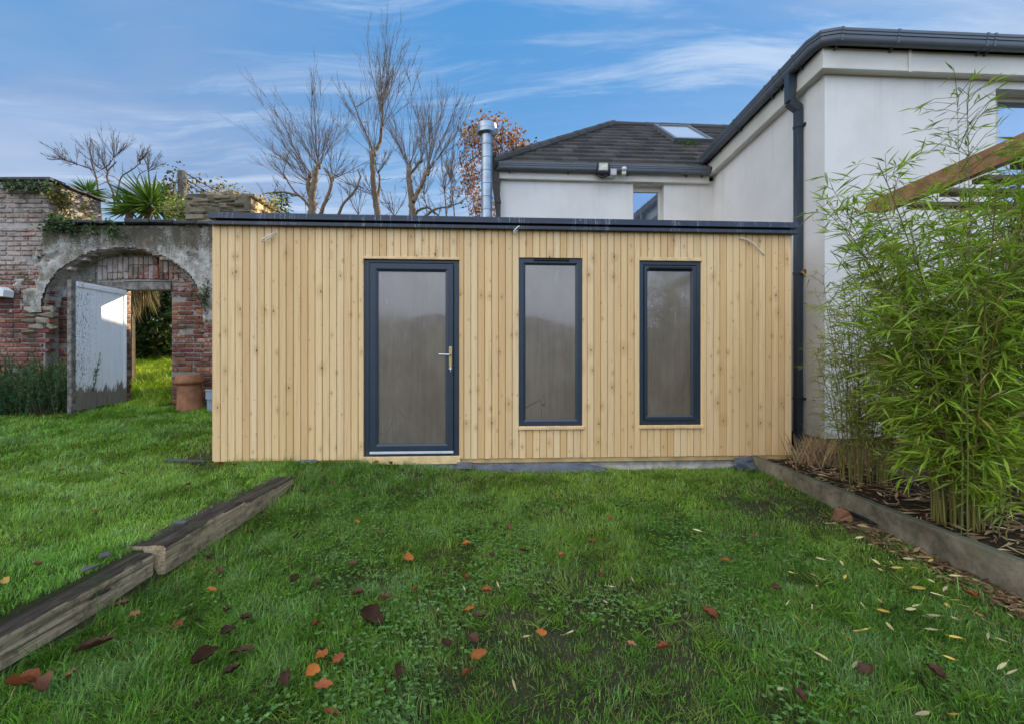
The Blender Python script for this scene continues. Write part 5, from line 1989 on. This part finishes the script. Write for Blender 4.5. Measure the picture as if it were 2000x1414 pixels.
def bamboo(x, y, r0, n, hmax, label, lean, rad, leafn, tint, leafL=(.085, .17), tlow=.22, dens=1.0, bx=0.0, by=0.0):
    z0 = float(bed_z(np.array(x), np.array(y))) - .02
    o = empty('bamboo', (x, y, z0), 0, label, 'bamboo', BG)
    off = np.array((x, y, z0))
    cu = MB(); br = MB(); lf = MB()
    LB, LD, LU_, LL, LC = [], [], [], [], []
    for i in range(n):
        a = random.uniform(0, 2 * math.pi); rr = r0 * math.sqrt(random.random())
        b = np.array((x + rr * math.cos(a), y + rr * math.sin(a), z0))
        Hc = hmax * random.uniform(.55, 1.0) if i > 2 else hmax
        ln = lean * random.uniform(.3, 1.1) * (1 if i > 2 else .35)
        a2 = a + random.gauss(0, .6)
        dirn = np.array((math.cos(a2) + bx, math.sin(a2) * .8 + by, 0))
        t = np.linspace(0, 1, 14)[:, None]
        p = b + dirn * ln * Hc * (t ** 1.9) + np.array((0, 0, Hc)) * (t - .16 * ln * t ** 3)
        p[1:] += np.cumsum(rng.normal(0, .006, (13, 3)), 0)
        age = random.random()
        ccol = np.array((.20, .16, .035)) * (1 - age) + np.array((.10, .12, .03)) * age
        cu.tube(p, np.linspace(rad, rad * .35, 14) * random.uniform(.7, 1.1), 7, ccol, cap=False)
        nn = int(Hc / .085 * dens)
        for k in range(nn):
            tt = tlow + (1 - tlow) * (k + random.random()) / nn
            f = tt * 13
            i0 = min(int(f), 12)
            q = p[i0] + (p[i0 + 1] - p[i0]) * (f - i0)
            for _ in range(random.choice((1, 2, 2, 3))):
                az = random.uniform(0, 2 * math.pi)
                d = np.array((math.cos(az), math.sin(az), random.uniform(.25, 1.1)))
                d /= np.linalg.norm(d)
                BL = random.uniform(.12, .42) * (1.1 - .5 * tt) * (hmax / 2.6)
                e1 = q + d * BL * .55
                e2 = e1 + (d + np.array((0, 0, -.45))) * BL * .5
                br.tube([q, e1, e2], [.0022, .0017, .001], 3, ccol * 1.1, cap=False)
                m_ = random.randint(leafn - 2, leafn + 2)
                s = rng.uniform(.35, 1.0, m_)[:, None]
                pp = np.where(s < .5, q + (e1 - q) * s * 2, e1 + (e2 - e1) * (s * 2 - 1))
                dd = d + rng.normal(0, .55, (m_, 3)) + (0, 0, -.38)
                LB.append(pp); LD.append(dd)
                LU_.append(np.tile((0, 0, 1.0), (m_, 1)) + rng.normal(0, .45, (m_, 3)))
                LL.append(rng.uniform(*leafL, m_))
                hue = random.random()
                c = np.array(tint) * (1 - .5 * hue) + np.array((tint[0] * 1.5, tint[1] * 1.12, tint[2])) * .5 * hue
                LC.append(c * rng.uniform(.55, 1.35, (m_, 1)))
    LB, LD, LU_ = map(np.concatenate, (LB, LD, LU_))
    LL, LC = np.concatenate(LL), np.concatenate(LC)
    yl = rng.random(len(LB)) < .03
    LC[yl] = (.42, .33, .07)
    dead = rng.random(len(LB)) < .03
    LC[dead] = (.33, .24, .12)
    lf.leaves(LB, LD, LU_, LL, LL * rng.uniform(.085, .125, len(LL)), LC, .18, .14)
    cu.build('culms', M['culm'], o, loc=off, smooth=True)
    br.build('branches', M['culm'], o, loc=off)
    lf.build('foliage', M['leaf'], o, loc=off)
    return len(LB)


nb = bamboo(2.92, 2.92, .15, 54, 2.45, 'largest dense bright green bamboo clump nearest the camera', .38, .0066, 5, (.25, .39, .04), (.07, .16), .15, 1.05, .10, .08)
nb += bamboo(3.10, 3.95, .20, 40, 2.05, 'sparser olive green bamboo clump beside the garden room', .24, .0055, 4, (.29, .36, .06), (.055, .11), .22, .85, 0, 0)
nb += bamboo(3.75, 3.25, .24, 34, 2.50, 'bamboo clump at the back right of the bed by the pergola', .32, .007, 5, (.25, .38, .045), (.08, .15), .15, .95, 0, 0)
nb += bamboo(2.72, 2.70, .03, 2, 2.72, 'tall thin bamboo shoots rising in front of the pergola beam', .05, .004, 3, (.24, .36, .04), (.06, .12), .72, .55)
nb += bamboo(2.88, 2.72, .08, 8, .55, 'low leafy bamboo shoots at the foot of the largest clump', .35, .004, 5, (.27, .40, .045), (.07, .14), .35, 1.0)

# dry ornamental grass
m = MB()
k = 1100
c0 = P(1600, 886, 4.65)
ba = np.stack([c0[0] + rng.normal(0, .12, k), 4.62 + rng.normal(0, .10, k), np.full(k, .13)], 1)
m2 = rng.random(k) < .35
ba[m2, 0] += .45; ba[m2, 1] -= .25
az = rng.uniform(0, 6.28, k)
dd = np.stack([np.cos(az) * .32, np.sin(az) * .32, np.ones(k)], 1)
m.leaves(ba, dd, rng.normal(0, 1, (k, 3)), rng.uniform(.15, .5, k), .0045, np.array((.36, .255, .135)) * rng.uniform(.5, 1.5, (k, 1)), .1, .22)
tag(m.build('dry_grass', M['dead_leaf'], loc=(c0[0], 4.62, .13)), 'tufts of dry brown ornamental grass at the garden room corner', 'grass tuft')

# ------------------------------------------------------------------ pergola
pg = empty('pergola', (3.42, 4.3, 0), 0, 'timber pergola with orange brown rafter and grey laths above the bamboo', 'pergola')
off = np.array((3.42, 4.3, 0))
Xr = 3.40
yE = Xr * FPX / (1692 - 1000)
zT = H + (707 - 397) / FPX * yE
m = MB()
prof = [(yE + .0, zT), (yE + .012, zT - .035), (yE - .02, zT - .10), (yE - .10, zT - .132), (yE - .22, zT - .145), (1.3, zT - .145), (1.3, zT)]
V = [(Xr, y, z) for y, z in prof] + [(Xr + .07, y, z) for y, z in prof]
n = len(prof)
m.add(V, [np.arange(n)[::-1], np.arange(n) + n, np.array([[i, (i + 1) % n, (i + 1) % n + n, i + n] for i in range(n)])])
m.build('rafter', M['rafter'], pg, loc=off)
for yy in (3.92, 3.62, 3.36, 3.10):
    m = MB()
    m.bevbox(Xr + .075, Xr + 2.2, yy - .05, yy + .05, zT - .185, zT - .148, .004)
    m.build('lath', M['lath'], pg, loc=off)
m = MB()
m.bevbox(Xr + 1.55, Xr + 1.64, 4.01, 4.10, 0.1, zT - .29, .006)
m.build('post', M['rafter'], pg, loc=off)

# ------------------------------------------------------------------ lawn grass


def frustum(x, y, m=1.36):
    return np.abs(x) < m * np.maximum(y, .4) + .8


def bare(x, y):
    """how worn the turf is (0 lush .. 1 soil)"""
    c = np.exp(-(((x - .30) / .75) ** 2 + ((y - 2.05) / .55) ** 2))
    c2 = np.exp(-(((x - .2) / .5) ** 2 + ((y - 1.5) / .25) ** 2)) * .5
    c3 = np.exp(-(((x - 2.1) / .55) ** 2 + ((y - 3.75) / .55) ** 2)) * .75
    c4 = np.exp(-(((x + .75) / .5) ** 2 + ((y - 4.4) / .2) ** 2)) * .8
    c5 = np.exp(-(((x + 3.18) / .18) ** 2 + ((y - 4.68) / .2) ** 2)) * 2.2
    c6 = np.exp(-(((x - 2.45) / .25) ** 2 + ((y - 2.6) / .9) ** 2)) * .7
    n = fbm(x * 2.6, y * 2.6, 101)
    n2 = fbm(x * 9, y * 9, 102)
    base = (c + c2 + c3 + c4 + c5 + c6) * (.35 + n2 * 1.1)
    base = base + sstep(n, .60, .8) * .35
    return np.clip(base, 0, 1)


def grass(mb, x0, x1, y0, y1, dens, hgt, wid, seed, long=False):
    n = int((x1 - x0) * (y1 - y0) * dens)
    x = rng.uniform(x0, x1, n); y = rng.uniform(y0, y1, n)
    k = frustum(x, y)
    k &= ~((x > -2.15 + .10 * fbm(x * 6, y * 3.1, 170)) & (x < -1.92) & (y < 4.05))
    k &= ~((x > -3.03) & (y > P0[1] + (x - P0[0]) * math.tan(TH) - .035 - .01))
    k &= ~((y > 7.1) & (y < 7.68) & ((x < OX0) | (x > OX1)))
    k &= x < 2.57
    br_ = bare(x, y)
    k &= rng.random(n) > br_ * .82
    x, y, br_ = x[k], y[k], br_[k]
    n = len(x)
    z = ground_z(x, y)
    pt = fbm(x * 1.4, y * 1.4, 110 + seed); pt2 = fbm(x * 5.5, y * 5.5, 120 + seed); pt3 = fbm(x * .7 + 3, y * .7, 130)
    h = hgt * (.45 + 1.1 * pt2) * rng.uniform(.5, 1.3, n) * (1 - .5 * br_)
    tuft = sstep(fbm(x * 7, y * 7, 140), .62, .78)
    h = h * (1 + 1.0 * tuft)
    h = np.where(rng.random(n) < .05, h * 1.7, h)
    az = rng.uniform(0, 2 * math.pi, n) * .55 + fbm(x * 3.3, y * 3.3, 150) * 11
    ln = rng.uniform(.25, 1.25, n)
    d = np.stack([np.cos(az), np.sin(az)], 1)
    w = wid * rng.uniform(.6, 1.3, n)
    sx, sy = -d[:, 1] * w / 2, d[:, 0] * w / 2
    tip = np.stack([x + d[:, 0] * h * ln, y + d[:, 1] * h * ln, z + h * (1.05 - .42 * ln)], 1)
    mid = np.stack([x + d[:, 0] * h * ln * .38, y + d[:, 1] * h * ln * .38, z + h * (.62 - .16 * ln)], 1)
    s3 = np.stack([sx, sy, np.zeros(n)], 1)
    b = np.stack([x, y, z - .006], 1)
    V = np.stack([b - s3, b + s3, mid - s3 * .8, mid + s3 * .8, tip], 1).reshape(-1, 3)
    i = np.arange(n)[:, None] * 5
    dark = np.array((.058, .130, .014)); mid_c = np.array((.115, .255, .020)); yel = np.array((.23, .34, .036)); blu = np.array((.20, .31, .12))
    a = np.clip(pt * 1.6 - .35 + rng.normal(0, .22, n), 0, 1)[:, None]
    c = dark * (1 - a) + mid_c * a
    ym = (sstep(pt3 + rng.normal(0, .10, n), .42, .70) * (.5 if seed else .65))[:, None]
    c = c * (1 - ym) + yel * ym
    bm = (sstep(pt2 + rng.normal(0, .12, n), .58, .8) * .55)[:, None]
    c = c * (1 - bm) + blu * bm
    dry = rng.random(n) < (.04 + .32 * br_)
    c[dry] = np.array((.20, .155, .07)) * rng.uniform(.5, 1.2, (dry.sum(), 1))
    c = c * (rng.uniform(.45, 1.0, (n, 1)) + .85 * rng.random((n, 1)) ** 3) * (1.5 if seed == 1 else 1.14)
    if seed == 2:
        c = c * np.array((2.3, 1.75, 1.0))  # bank blades brighter and yellower, standing in for sunlight
    mb.add(V, [i + np.array([[0, 1, 3, 2]]), i + np.array([[2, 3, 4]])], np.repeat(c, 5, 0))
    return n


gm = MB()
ng = 0
ng += grass(gm, -1.93, 2.57, 1.25, 2.3, 19000, .037, .0032, 0)
ng += grass(gm, -1.93, 2.57, 2.3, 3.4, 14000, .036, .0034, 0)
ng += grass(gm, -1.93, 2.57, 3.4, 4.95, 10000, .036, .0042, 0)
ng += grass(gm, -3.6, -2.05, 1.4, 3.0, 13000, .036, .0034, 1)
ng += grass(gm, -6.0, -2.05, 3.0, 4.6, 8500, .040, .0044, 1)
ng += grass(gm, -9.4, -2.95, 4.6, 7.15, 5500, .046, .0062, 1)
ng += grass(gm, -2.25, -1.9, 3.95, 4.6, 9000, .042, .0042, 0)
# longer grass under the sleepers' front edge
ng += grass(gm, -1.93, -1.72, 1.3, 4.2, 3200, .085, .0034, 0)
# bank beyond the doorway, sunlight put into the blade colour
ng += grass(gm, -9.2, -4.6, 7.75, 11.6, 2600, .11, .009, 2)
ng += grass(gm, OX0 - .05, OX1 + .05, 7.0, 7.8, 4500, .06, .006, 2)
# along the foot of the cladding at the left
ng += grass(gm, -3.0, -.6, 4.44, 4.60, 6500, .07, .004, 0)
# loose tufts of longer, paler blades
def tufts(n, x0, x1, y0, y1, h0):
    tx = rng.uniform(x0, x1, n); ty = rng.uniform(y0, y1, n)
    k = frustum(tx, ty) & (tx > -1.85) & (tx < 2.5)
    tx, ty = tx[k], ty[k]
    per = 34
    m_ = len(tx) * per
    bx_ = np.repeat(tx, per) + rng.normal(0, .022, m_); by_ = np.repeat(ty, per) + rng.normal(0, .022, m_)
    az = rng.uniform(0, 6.28, m_)
    d = np.stack([np.cos(az), np.sin(az), rng.uniform(.5, 2.2, m_)], 1)
    sz_ = np.repeat(rng.uniform(.5, 1.2, len(tx)), per)
    pal = np.array([(.13, .27, .025), (.18, .30, .035), (.12, .25, .035), (.22, .30, .07)])
    c = np.repeat(pal[rng.integers(0, 4, len(tx))], per, 0) * rng.uniform(.6, 1.4, (m_, 1))
    gm.leaves(np.stack([bx_, by_, ground_z(bx_, by_)], 1), d, rng.normal(0, 1, (m_, 3)), h0 * sz_ * rng.uniform(.4, 1.1, m_), .0030, c, .1, .22)


tufts(520, -1.8, 2.5, 1.3, 3.0, .095)
tufts(160, -1.8, 2.5, 3.0, 4.6, .10)
tag(gm.build('grass', M['grass']), kind='stuff')

# clover and small weeds between the blades
cl = MB()
n = 19000
x = rng.uniform(-1.9, 2.4, n); y = rng.uniform(1.25, 3.8, n)
dn = sstep(fbm(x * 1.8, y * 1.8, 160), .42, .62) * np.exp(-((x - .15) / 1.3) ** 2)
k = (rng.random(n) < dn) & frustum(x, y)
x, y = x[k], y[k]
n = len(x)
z = ground_z(x, y) + rng.uniform(.014, .042, n)
a0 = rng.uniform(0, 6.28, n)
for j in range(3):
    a = a0 + j * 2.094
    d = np.stack([np.cos(a), np.sin(a), rng.uniform(-.1, .45, n)], 1)
    cl.leaves(np.stack([x, y, z], 1), d, np.tile((0, 0, 1.0), (n, 1)) + rng.normal(0, .15, (n, 3)), rng.uniform(.008, .016, n), rng.uniform(.010, .017, n), np.array((.135, .26, .06)) * rng.uniform(.6, 1.5, (n, 1)), .05)
tag(cl.build('clover', M['leaf']), kind='stuff')

# leaf litter and bark in the bed
lt = MB()
n = 5200
x = rng.uniform(2.64, 5.6, n); y = rng.uniform(1.5, 5.1, n)
k = frustum(x, y)
x, y = x[k], y[k]; n = len(x)
z = bed_z(x, y) + rng.uniform(.004, .03, n)
az = rng.uniform(0, 6.28, n)
d = np.stack([np.cos(az), np.sin(az), rng.normal(0, .12, n)], 1)
pick = rng.random((n, 1))
c = np.where(pick < .45, np.array((.33, .22, .115)), np.where(pick < .75, np.array((.20, .11, .055)), np.where(pick < .93, np.array((.45, .34, .19)), np.array((.16, .19, .05)))))
L = rng.uniform(.05, .15, n)
lt.leaves(np.stack([x, y, z], 1), d, np.tile((0, 0, 1.0), (n, 1)) + rng.normal(0, .3, (n, 3)), L, L * rng.uniform(.09, .2, n), c * rng.uniform(.5, 1.3, (n, 1)), .2)
n = 1500
x = rng.normal(2.46, .06, n); y = rng.uniform(1.9, 3.4, n)
k = x < 2.555
x, y = x[k], y[k]; n = len(x)
az = rng.uniform(0, 6.28, n)
d = np.stack([np.cos(az), np.sin(az), rng.normal(0, .12, n)], 1)
pick = rng.random((n, 1))
c = np.where(pick < .6, np.array((.14, .075, .04)), np.array((.34, .24, .11)))
L = rng.uniform(.02, .09, n)
lt.leaves(np.stack([x, y, ground_z(x, y) + rng.uniform(.005, .03, n)], 1), d, np.tile((0, 0, 1.0), (n, 1)) + rng.normal(0, .3, (n, 3)), L, L * rng.uniform(.12, .4, n), c * rng.uniform(.5, 1.2, (n, 1)), .2)
tag(lt.build('leaf_litter', M['dead_leaf']), kind='stuff')


# ------------------------------------------------------------------ fallen leaves, each its own object
def leaf_mesh(name, L, W_, curl, cup, mat):
    """broad pointed leaf with midrib, curled along and across"""
    nu, nv = 11, 7
    u = np.linspace(0, 1, nu); v = np.linspace(-1, 1, nv)
    Uu, Vv = np.meshgrid(u, v, indexing='ij')
    q0 = rng.uniform(0, 6.28, 4)
    wv = W_ / 2 * np.sin(np.pi * np.clip(Uu, 0, 1) ** rng.uniform(.75, 1.0)) ** .75 * (1 + (.09 if W_ > .3 * L else 0) * np.sin(Uu * 9 + q0[0] + Vv)) + .0006
    X = (Uu - .5) * L; Y = Vv * wv
    Z = cup * (Vv ** 2) * wv * 1.4 + curl * L * (Uu - .5) ** 2 * 2 - .0012 * np.exp(-(Vv * 5) ** 2) + (.004 if W_ > .3 * L else 0) * np.sin(Uu * 17 + Vv * 3 + q0[1]) * abs(Vv) + .05 * L * np.sin(Uu * 3 + q0[2]) * Vv
    m = MB(); m.grid(np.stack([X, Y, Z], -1))
    m.tube([(-L / 2 - L * .22, 0, .004 + curl * L * .5), (-L / 2, 0, curl * L * .5)], .0009, 4)
    return m


def leaf_mat(name, c, var=.35):
    def fn(t, b):
        o = ocoord(t)
        x_, y_, z_ = t.sep(o)
        n = t.noise(o, 55.0, 5, .6)
        info = t.n('ShaderNodeObjectInfo').outputs['Random']
        k = t.math('MULTIPLY_ADD', info, .7, .65)
        cc = t.mix(n, tuple(a * (1 - var) for a in c), tuple(a * (1 + var) for a in c))
        vein = t.math('ABSOLUTE', t.math('SINE', t.math('MULTIPLY', t.math('SUBTRACT', x_, t.math('ABSOLUTE', y_)), 420.0)))
        cc = t.mix(t.math('MULTIPLY', t.smooth(vein, .25, 0.0), .35), cc, tuple(a * .5 for a in c))
        nd = t.n('ShaderNodeVectorMath', operation='SCALE')
        t.put(nd.inputs[0], cc)
        t.put(nd.inputs['Scale'], k)
        t.put(b.inputs['Base Color'], nd.outputs[0])
        bump(t, b, n, .3, .003)
    return material(name, fn, .62, .18)


LMAT = {'orange': leaf_mat('orange_leaf', (.36, .115, .022)), 'rust': leaf_mat('rust_leaf', (.22, .062, .020)), 'brown': leaf_mat('brown_leaf', (.105, .042, .024)),
        'dark': leaf_mat('dark_leaf', (.062, .028, .015)), 'tan': leaf_mat('tan_leaf', (.27, .13, .06)), 'yellow': leaf_mat('yellow_leaf', (.45, .30, .06)), 'pale': leaf_mat('pale_leaf', (.42, .35, .17))}
leafcache = {}


def leaf_obj(px, py, kind, L, label, group, W_=.55, curl=.12, cup=.2, lift=.034, az=None):
    dy = 707 - py
    Y = 2.0
    for _ in range(12):
        x = (px - 1000) / FPX * Y
        zz = gz(x, Y) + lift
        if -2.17 < x < -1.94 and Y < 4.05:
            zz = .165
        if x > 2.6:
            zz = float(bed_z(np.array(x), np.array(Y))) + .02
        Y = (H - zz) * FPX / (-dy)
    x = (px - 1000) / FPX * Y
    L *= .8
    curl *= 1.5
    cup *= 1.5
    zz += .004
    key = (kind, round(L, 3), W_, round(curl, 3), round(cup, 3), random.randrange(3))
    if key not in leafcache:
        o = leaf_mesh('fallen_leaf', L, W_ * L, curl, cup, None).build('fallen_leaf', LMAT[kind], smooth=True)
        leafcache[key] = o
    else:
        o = leafcache[key].copy()
        COL.objects.link(o)
    o.location = (x, Y, zz)
    o.rotation_euler = (random.gauss(R(8), R(13)), random.gauss(0, R(13)), random.uniform(0, 6.28) if az is None else R(az))
    return tag(o, label, 'leaf', group)


FG = 'autumn leaves scattered on the lawns'
# distinct large ones
leaf_obj(187, 1263, 'brown', .15, 'long upright brown leaf leaning beside the near sleeper', FG, .42, .10, .5, .05, 55)
leaf_obj(398, 1288, 'dark', .13, 'long dark curled leaf with upright stalk, right of the leaning brown one', FG, .40, .22, 1.0, .04, 60)
leaf_obj(474, 1272, 'brown', .11, 'broad flat brown leaf right of the long dark curled leaf', FG, .62, .05, .15, .04, 30)
leaf_obj(45, 1340, 'rust', .13, 'large curled russet leaf in the bottom left corner', FG, .5, .22, .8, .04, 10)
leaf_obj(78, 1348, 'brown', .12, 'large dark curled leaf overlapping the russet one in the bottom left corner', FG, .55, .2, .8, .045, 150)
leaf_obj(719, 1214, 'dark', .15, 'biggest dark brown curled leaf in the middle of the lower lawn', FG, .62, .35, .7, .03, 10)
leaf_obj(936, 1279, 'orange', .085, 'bright orange pointed leaf at the bottom centre of the lawn', FG, .5, .06, .2, .05, 12)
leaf_obj(629, 1281, 'orange', .07, 'uppermost of the cluster of orange leaves left of bottom centre', FG, .7, .1, .2, .05, 60)
leaf_obj(610, 1314, 'orange', .09, 'largest red orange leaf in the cluster left of bottom centre', FG, .6, .1, .3, .045, 75)
leaf_obj(631, 1343, 'rust', .08, 'lowest russet leaf in the cluster left of bottom centre', FG, .65, .1, .3, .045, 20)
leaf_obj(663, 1287, 'rust', .065, 'small russet leaf right of the orange cluster', FG, .6, .1, .3, .04, 20)
leaf_obj(1384, 1201, 'rust', .095, 'double russet leaf alone on the right of the lawn', FG, .8, .14, .4, .04, 130)
leaf_obj(1895, 1162, 'rust', .085, 'round rust leaf standing in the litter by the edging board', FG, .85, .1, .3, .05, 80)
leaf_obj(272, 1044, 'orange', .07, 'left of two orange leaves lying on the middle sleeper', FG, .5, .1, .3, .0, 170)
leaf_obj(295, 1041, 'tan', .085, 'right of two orange leaves lying on the middle sleeper', FG, .45, .2, .5, .0, 15)
leaf_obj(10, 1136, 'yellow', .06, 'yellow leaf at the left edge of the upper lawn', FG, .7, .1, .3)
leaf_obj(798, 1090, 'orange', .085, 'broad orange leaf in the middle of the lower lawn below the door', FG, .8, .05, .2, .05, 30)
leaf_obj(138, 1318, 'tan', .06, 'small tan leaf right of the corner pair', FG, .65, .1, .3)
leaf_obj(235, 1183, 'brown', .085, 'brown leaf tucked under the near sleeper face', FG, .6, .15, .4)
leaf_obj(262, 1203, 'tan', .07, 'tan leaf standing in the grass below the near sleeper', FG, .5, .15, .4, .05)
leaf_obj(415, 1152, 'orange', .07, 'pale orange leaf lying flat right of the sleeper joint', FG, .4, .05, .2, .05, 5)
small = [(454, 1312, 'dark'), (442, 1194, 'brown'), (348, 1221, 'rust'), (447, 1235, 'dark'), (562, 1327, 'dark'), (516, 1014, 'brown'), (576, 1132, 'dark'), (74, 1104, 'tan'), (186, 998, 'orange'),
         (120, 918, 'tan'), (223, 948, 'orange'), (237, 925, 'rust'), (200, 888, 'tan'), (210, 884, 'tan'), (368, 947, 'rust'), (286, 878, 'brown'), (488, 1040, 'dark'), (580, 1046, 'brown'), (481, 1208, 'dark'),
         (430, 1115, 'brown'), (617, 1221, 'rust'), (407, 1090, 'dark'), (431, 906, 'rust'), (456, 908, 'brown'), (696, 1019, 'orange'), (740, 1041, 'tan'), (910, 1064, 'orange'), (1095, 1084, 'rust'),
         (1156, 1058, 'rust'), (1020, 1075, 'dark'), (910, 1130, 'rust'), (812, 1152, 'rust'), (950, 1155, 'orange'), (918, 1192, 'orange'), (936, 1205, 'dark'), (750, 1170, 'brown'), (925, 1249, 'brown'),
         (1057, 1237, 'orange'), (913, 1317, 'rust'), (778, 1315, 'dark'), (1233, 1260, 'tan'), (616, 1220, 'rust'), (621, 1140, 'brown'), (645, 1394, 'rust'), (873, 1259, 'dark'), (1174, 1124, 'brown'),
         (960, 1086, 'brown'), (1191, 1012, 'rust'), (967, 1024, 'brown'), (995, 1033, 'brown'), (1295, 1266, 'rust'), (1417, 1096, 'orange'), (1471, 1046, 'rust'), (1515, 1150, 'brown'), (1690, 1310, 'dark'),
         (1825, 1315, 'dark'), (1560, 1360, 'dark'), (1505, 945, 'brown'), (1536, 952, 'tan'), (735, 903, 'rust'), (762, 905, 'brown'), (1165, 905, 'brown'), (60, 842, 'tan'), (118, 814, 'tan'), (305, 868, 'tan'),
         (590, 960, 'brown'), (650, 945, 'brown'), (1000, 918, 'brown'), (690, 1100, 'brown'), (700, 1160, 'brown')]
for px, py, kd in small:
    word = {'dark': 'dark', 'brown': 'brown', 'rust': 'russet', 'tan': 'tan', 'orange': 'orange'}[kd]
    leaf_obj(px, py, kd, {'dark': .075, 'brown': .07, 'rust': .065, 'tan': .055, 'orange': .065}[kd], 'small %s leaf, one of many on the grass' % word, 'small %s leaves on the grass' % word, random.choice((.55, .7)), random.choice((.1, .18)), random.choice((.25, .5)), .040)
palel = [(715, 365), (895, 358), (870, 380), (845, 530), (745, 725), (1100, 640), (1250, 758), (1490, 775), (1610, 710), (1605, 740), (1630, 820), (1355, 378), (1480, 388), (1630, 475), (1410, 540), (1520, 580),
         (1370, 660), (1460, 705), (1500, 695), (1570, 640), (1740, 685), (1790, 725), (1870, 830), (1930, 700), (1060, 970), (1090, 780), (1015, 815), (855, 915), (1880, 980), (1935, 1010), (1600, 1250), (640, 1110),
         (1575, 930), (1185, 605), (685, 620), (1215, 670), (815, 645), (705, 455), (830, 470), (1175, 395), (1260, 400), (1560, 550), (1620, 610), (1340, 480), (1760, 510), (1400, 640), (1660, 640), (1800, 810),
         (1390, 430), (1300, 430), (980, 400), (920, 180), (1080, 260), (420, 300), (180, 220), (1200, 440), (1000, 480), (1480, 500), (1430, 1250), (1260, 290), (1150, 300)]
for qx, qy in palel:
    px, py = 1300 + qx / 2.857, 960 + qy / 2.857
    kd = random.choice(('pale', 'pale', 'pale', 'yellow'))
    o = leaf_obj(px, py, kd, random.choice((.05, .065, .08)), 'narrow %s bamboo leaf, one of many on the grass by the bed' % ('straw pale' if kd == 'pale' else 'yellow'), '%s bamboo leaves on the lawn' % ('straw pale' if kd == 'pale' else 'yellow'), random.choice((.16, .22)), .06, .3, .045)
    o.name = 'bamboo_leaf'
for px, py in ((906, 1149 - 0), (973, 1144), (855, 1192), (1189, 1146), (1235, 1132), (1180, 1175), (1005, 1340), (1110, 1238), (1030, 1244)):
    o = leaf_obj(px, py, 'pale', .06, 'narrow straw pale bamboo leaf, one of many on the grass by the bed', 'straw pale bamboo leaves on the lawn', .16, .06, .3, .045)
    o.name = 'bamboo_leaf'

# terracotta shard and black netting by the edging
p = P(1646, 1024, 3.30)
m = MB()
m.add([(-.055, 0, -.02), (.05, -.02, -.02), (.06, .03, -.02), (-.04, .05, -.02), (-.05, -.005, .06), (-.015, -.01, .085), (.03, -.015, .06), (.058, -.005, .03), (.055, .035, .03), (-.03, .045, .06)],
      [np.array([0, 1, 7, 6]), np.array([0, 6, 5, 4]), np.array([1, 2, 8, 7]), np.array([2, 3, 9, 8]), np.array([3, 0, 4, 9]), np.array([4, 5, 9]), np.array([5, 6, 8, 9]), np.array([6, 7, 8])])
o = tag(m.build('pot_shard', M['terracotta']), 'broken terracotta pot shard in the grass by the edging', 'shard')
o.location = (p[0], p[1], gz(p[0], p[1]) + .03)
m = MB()
c = P(1682, 1020, 3.32)
for i in range(26):
    a = rng.uniform(0, 6.28, 6)
    q = np.stack([c[0] + np.cumsum(rng.normal(0.005, .035, 6)), c[1] + np.cumsum(rng.normal(0, .04, 6)), gz(c[0], c[1]) + .03 + .03 * rng.random(6)], 1)
    q[:, 0] = np.minimum(q[:, 0], 2.54)
    m.tube(q, .003, 4, None, cap=False)
tag(m.build('garden_netting', M['black']), 'tangle of black garden netting beside the terracotta shard', 'netting')
print('grass blades', ng, 'bamboo leaves', nb)
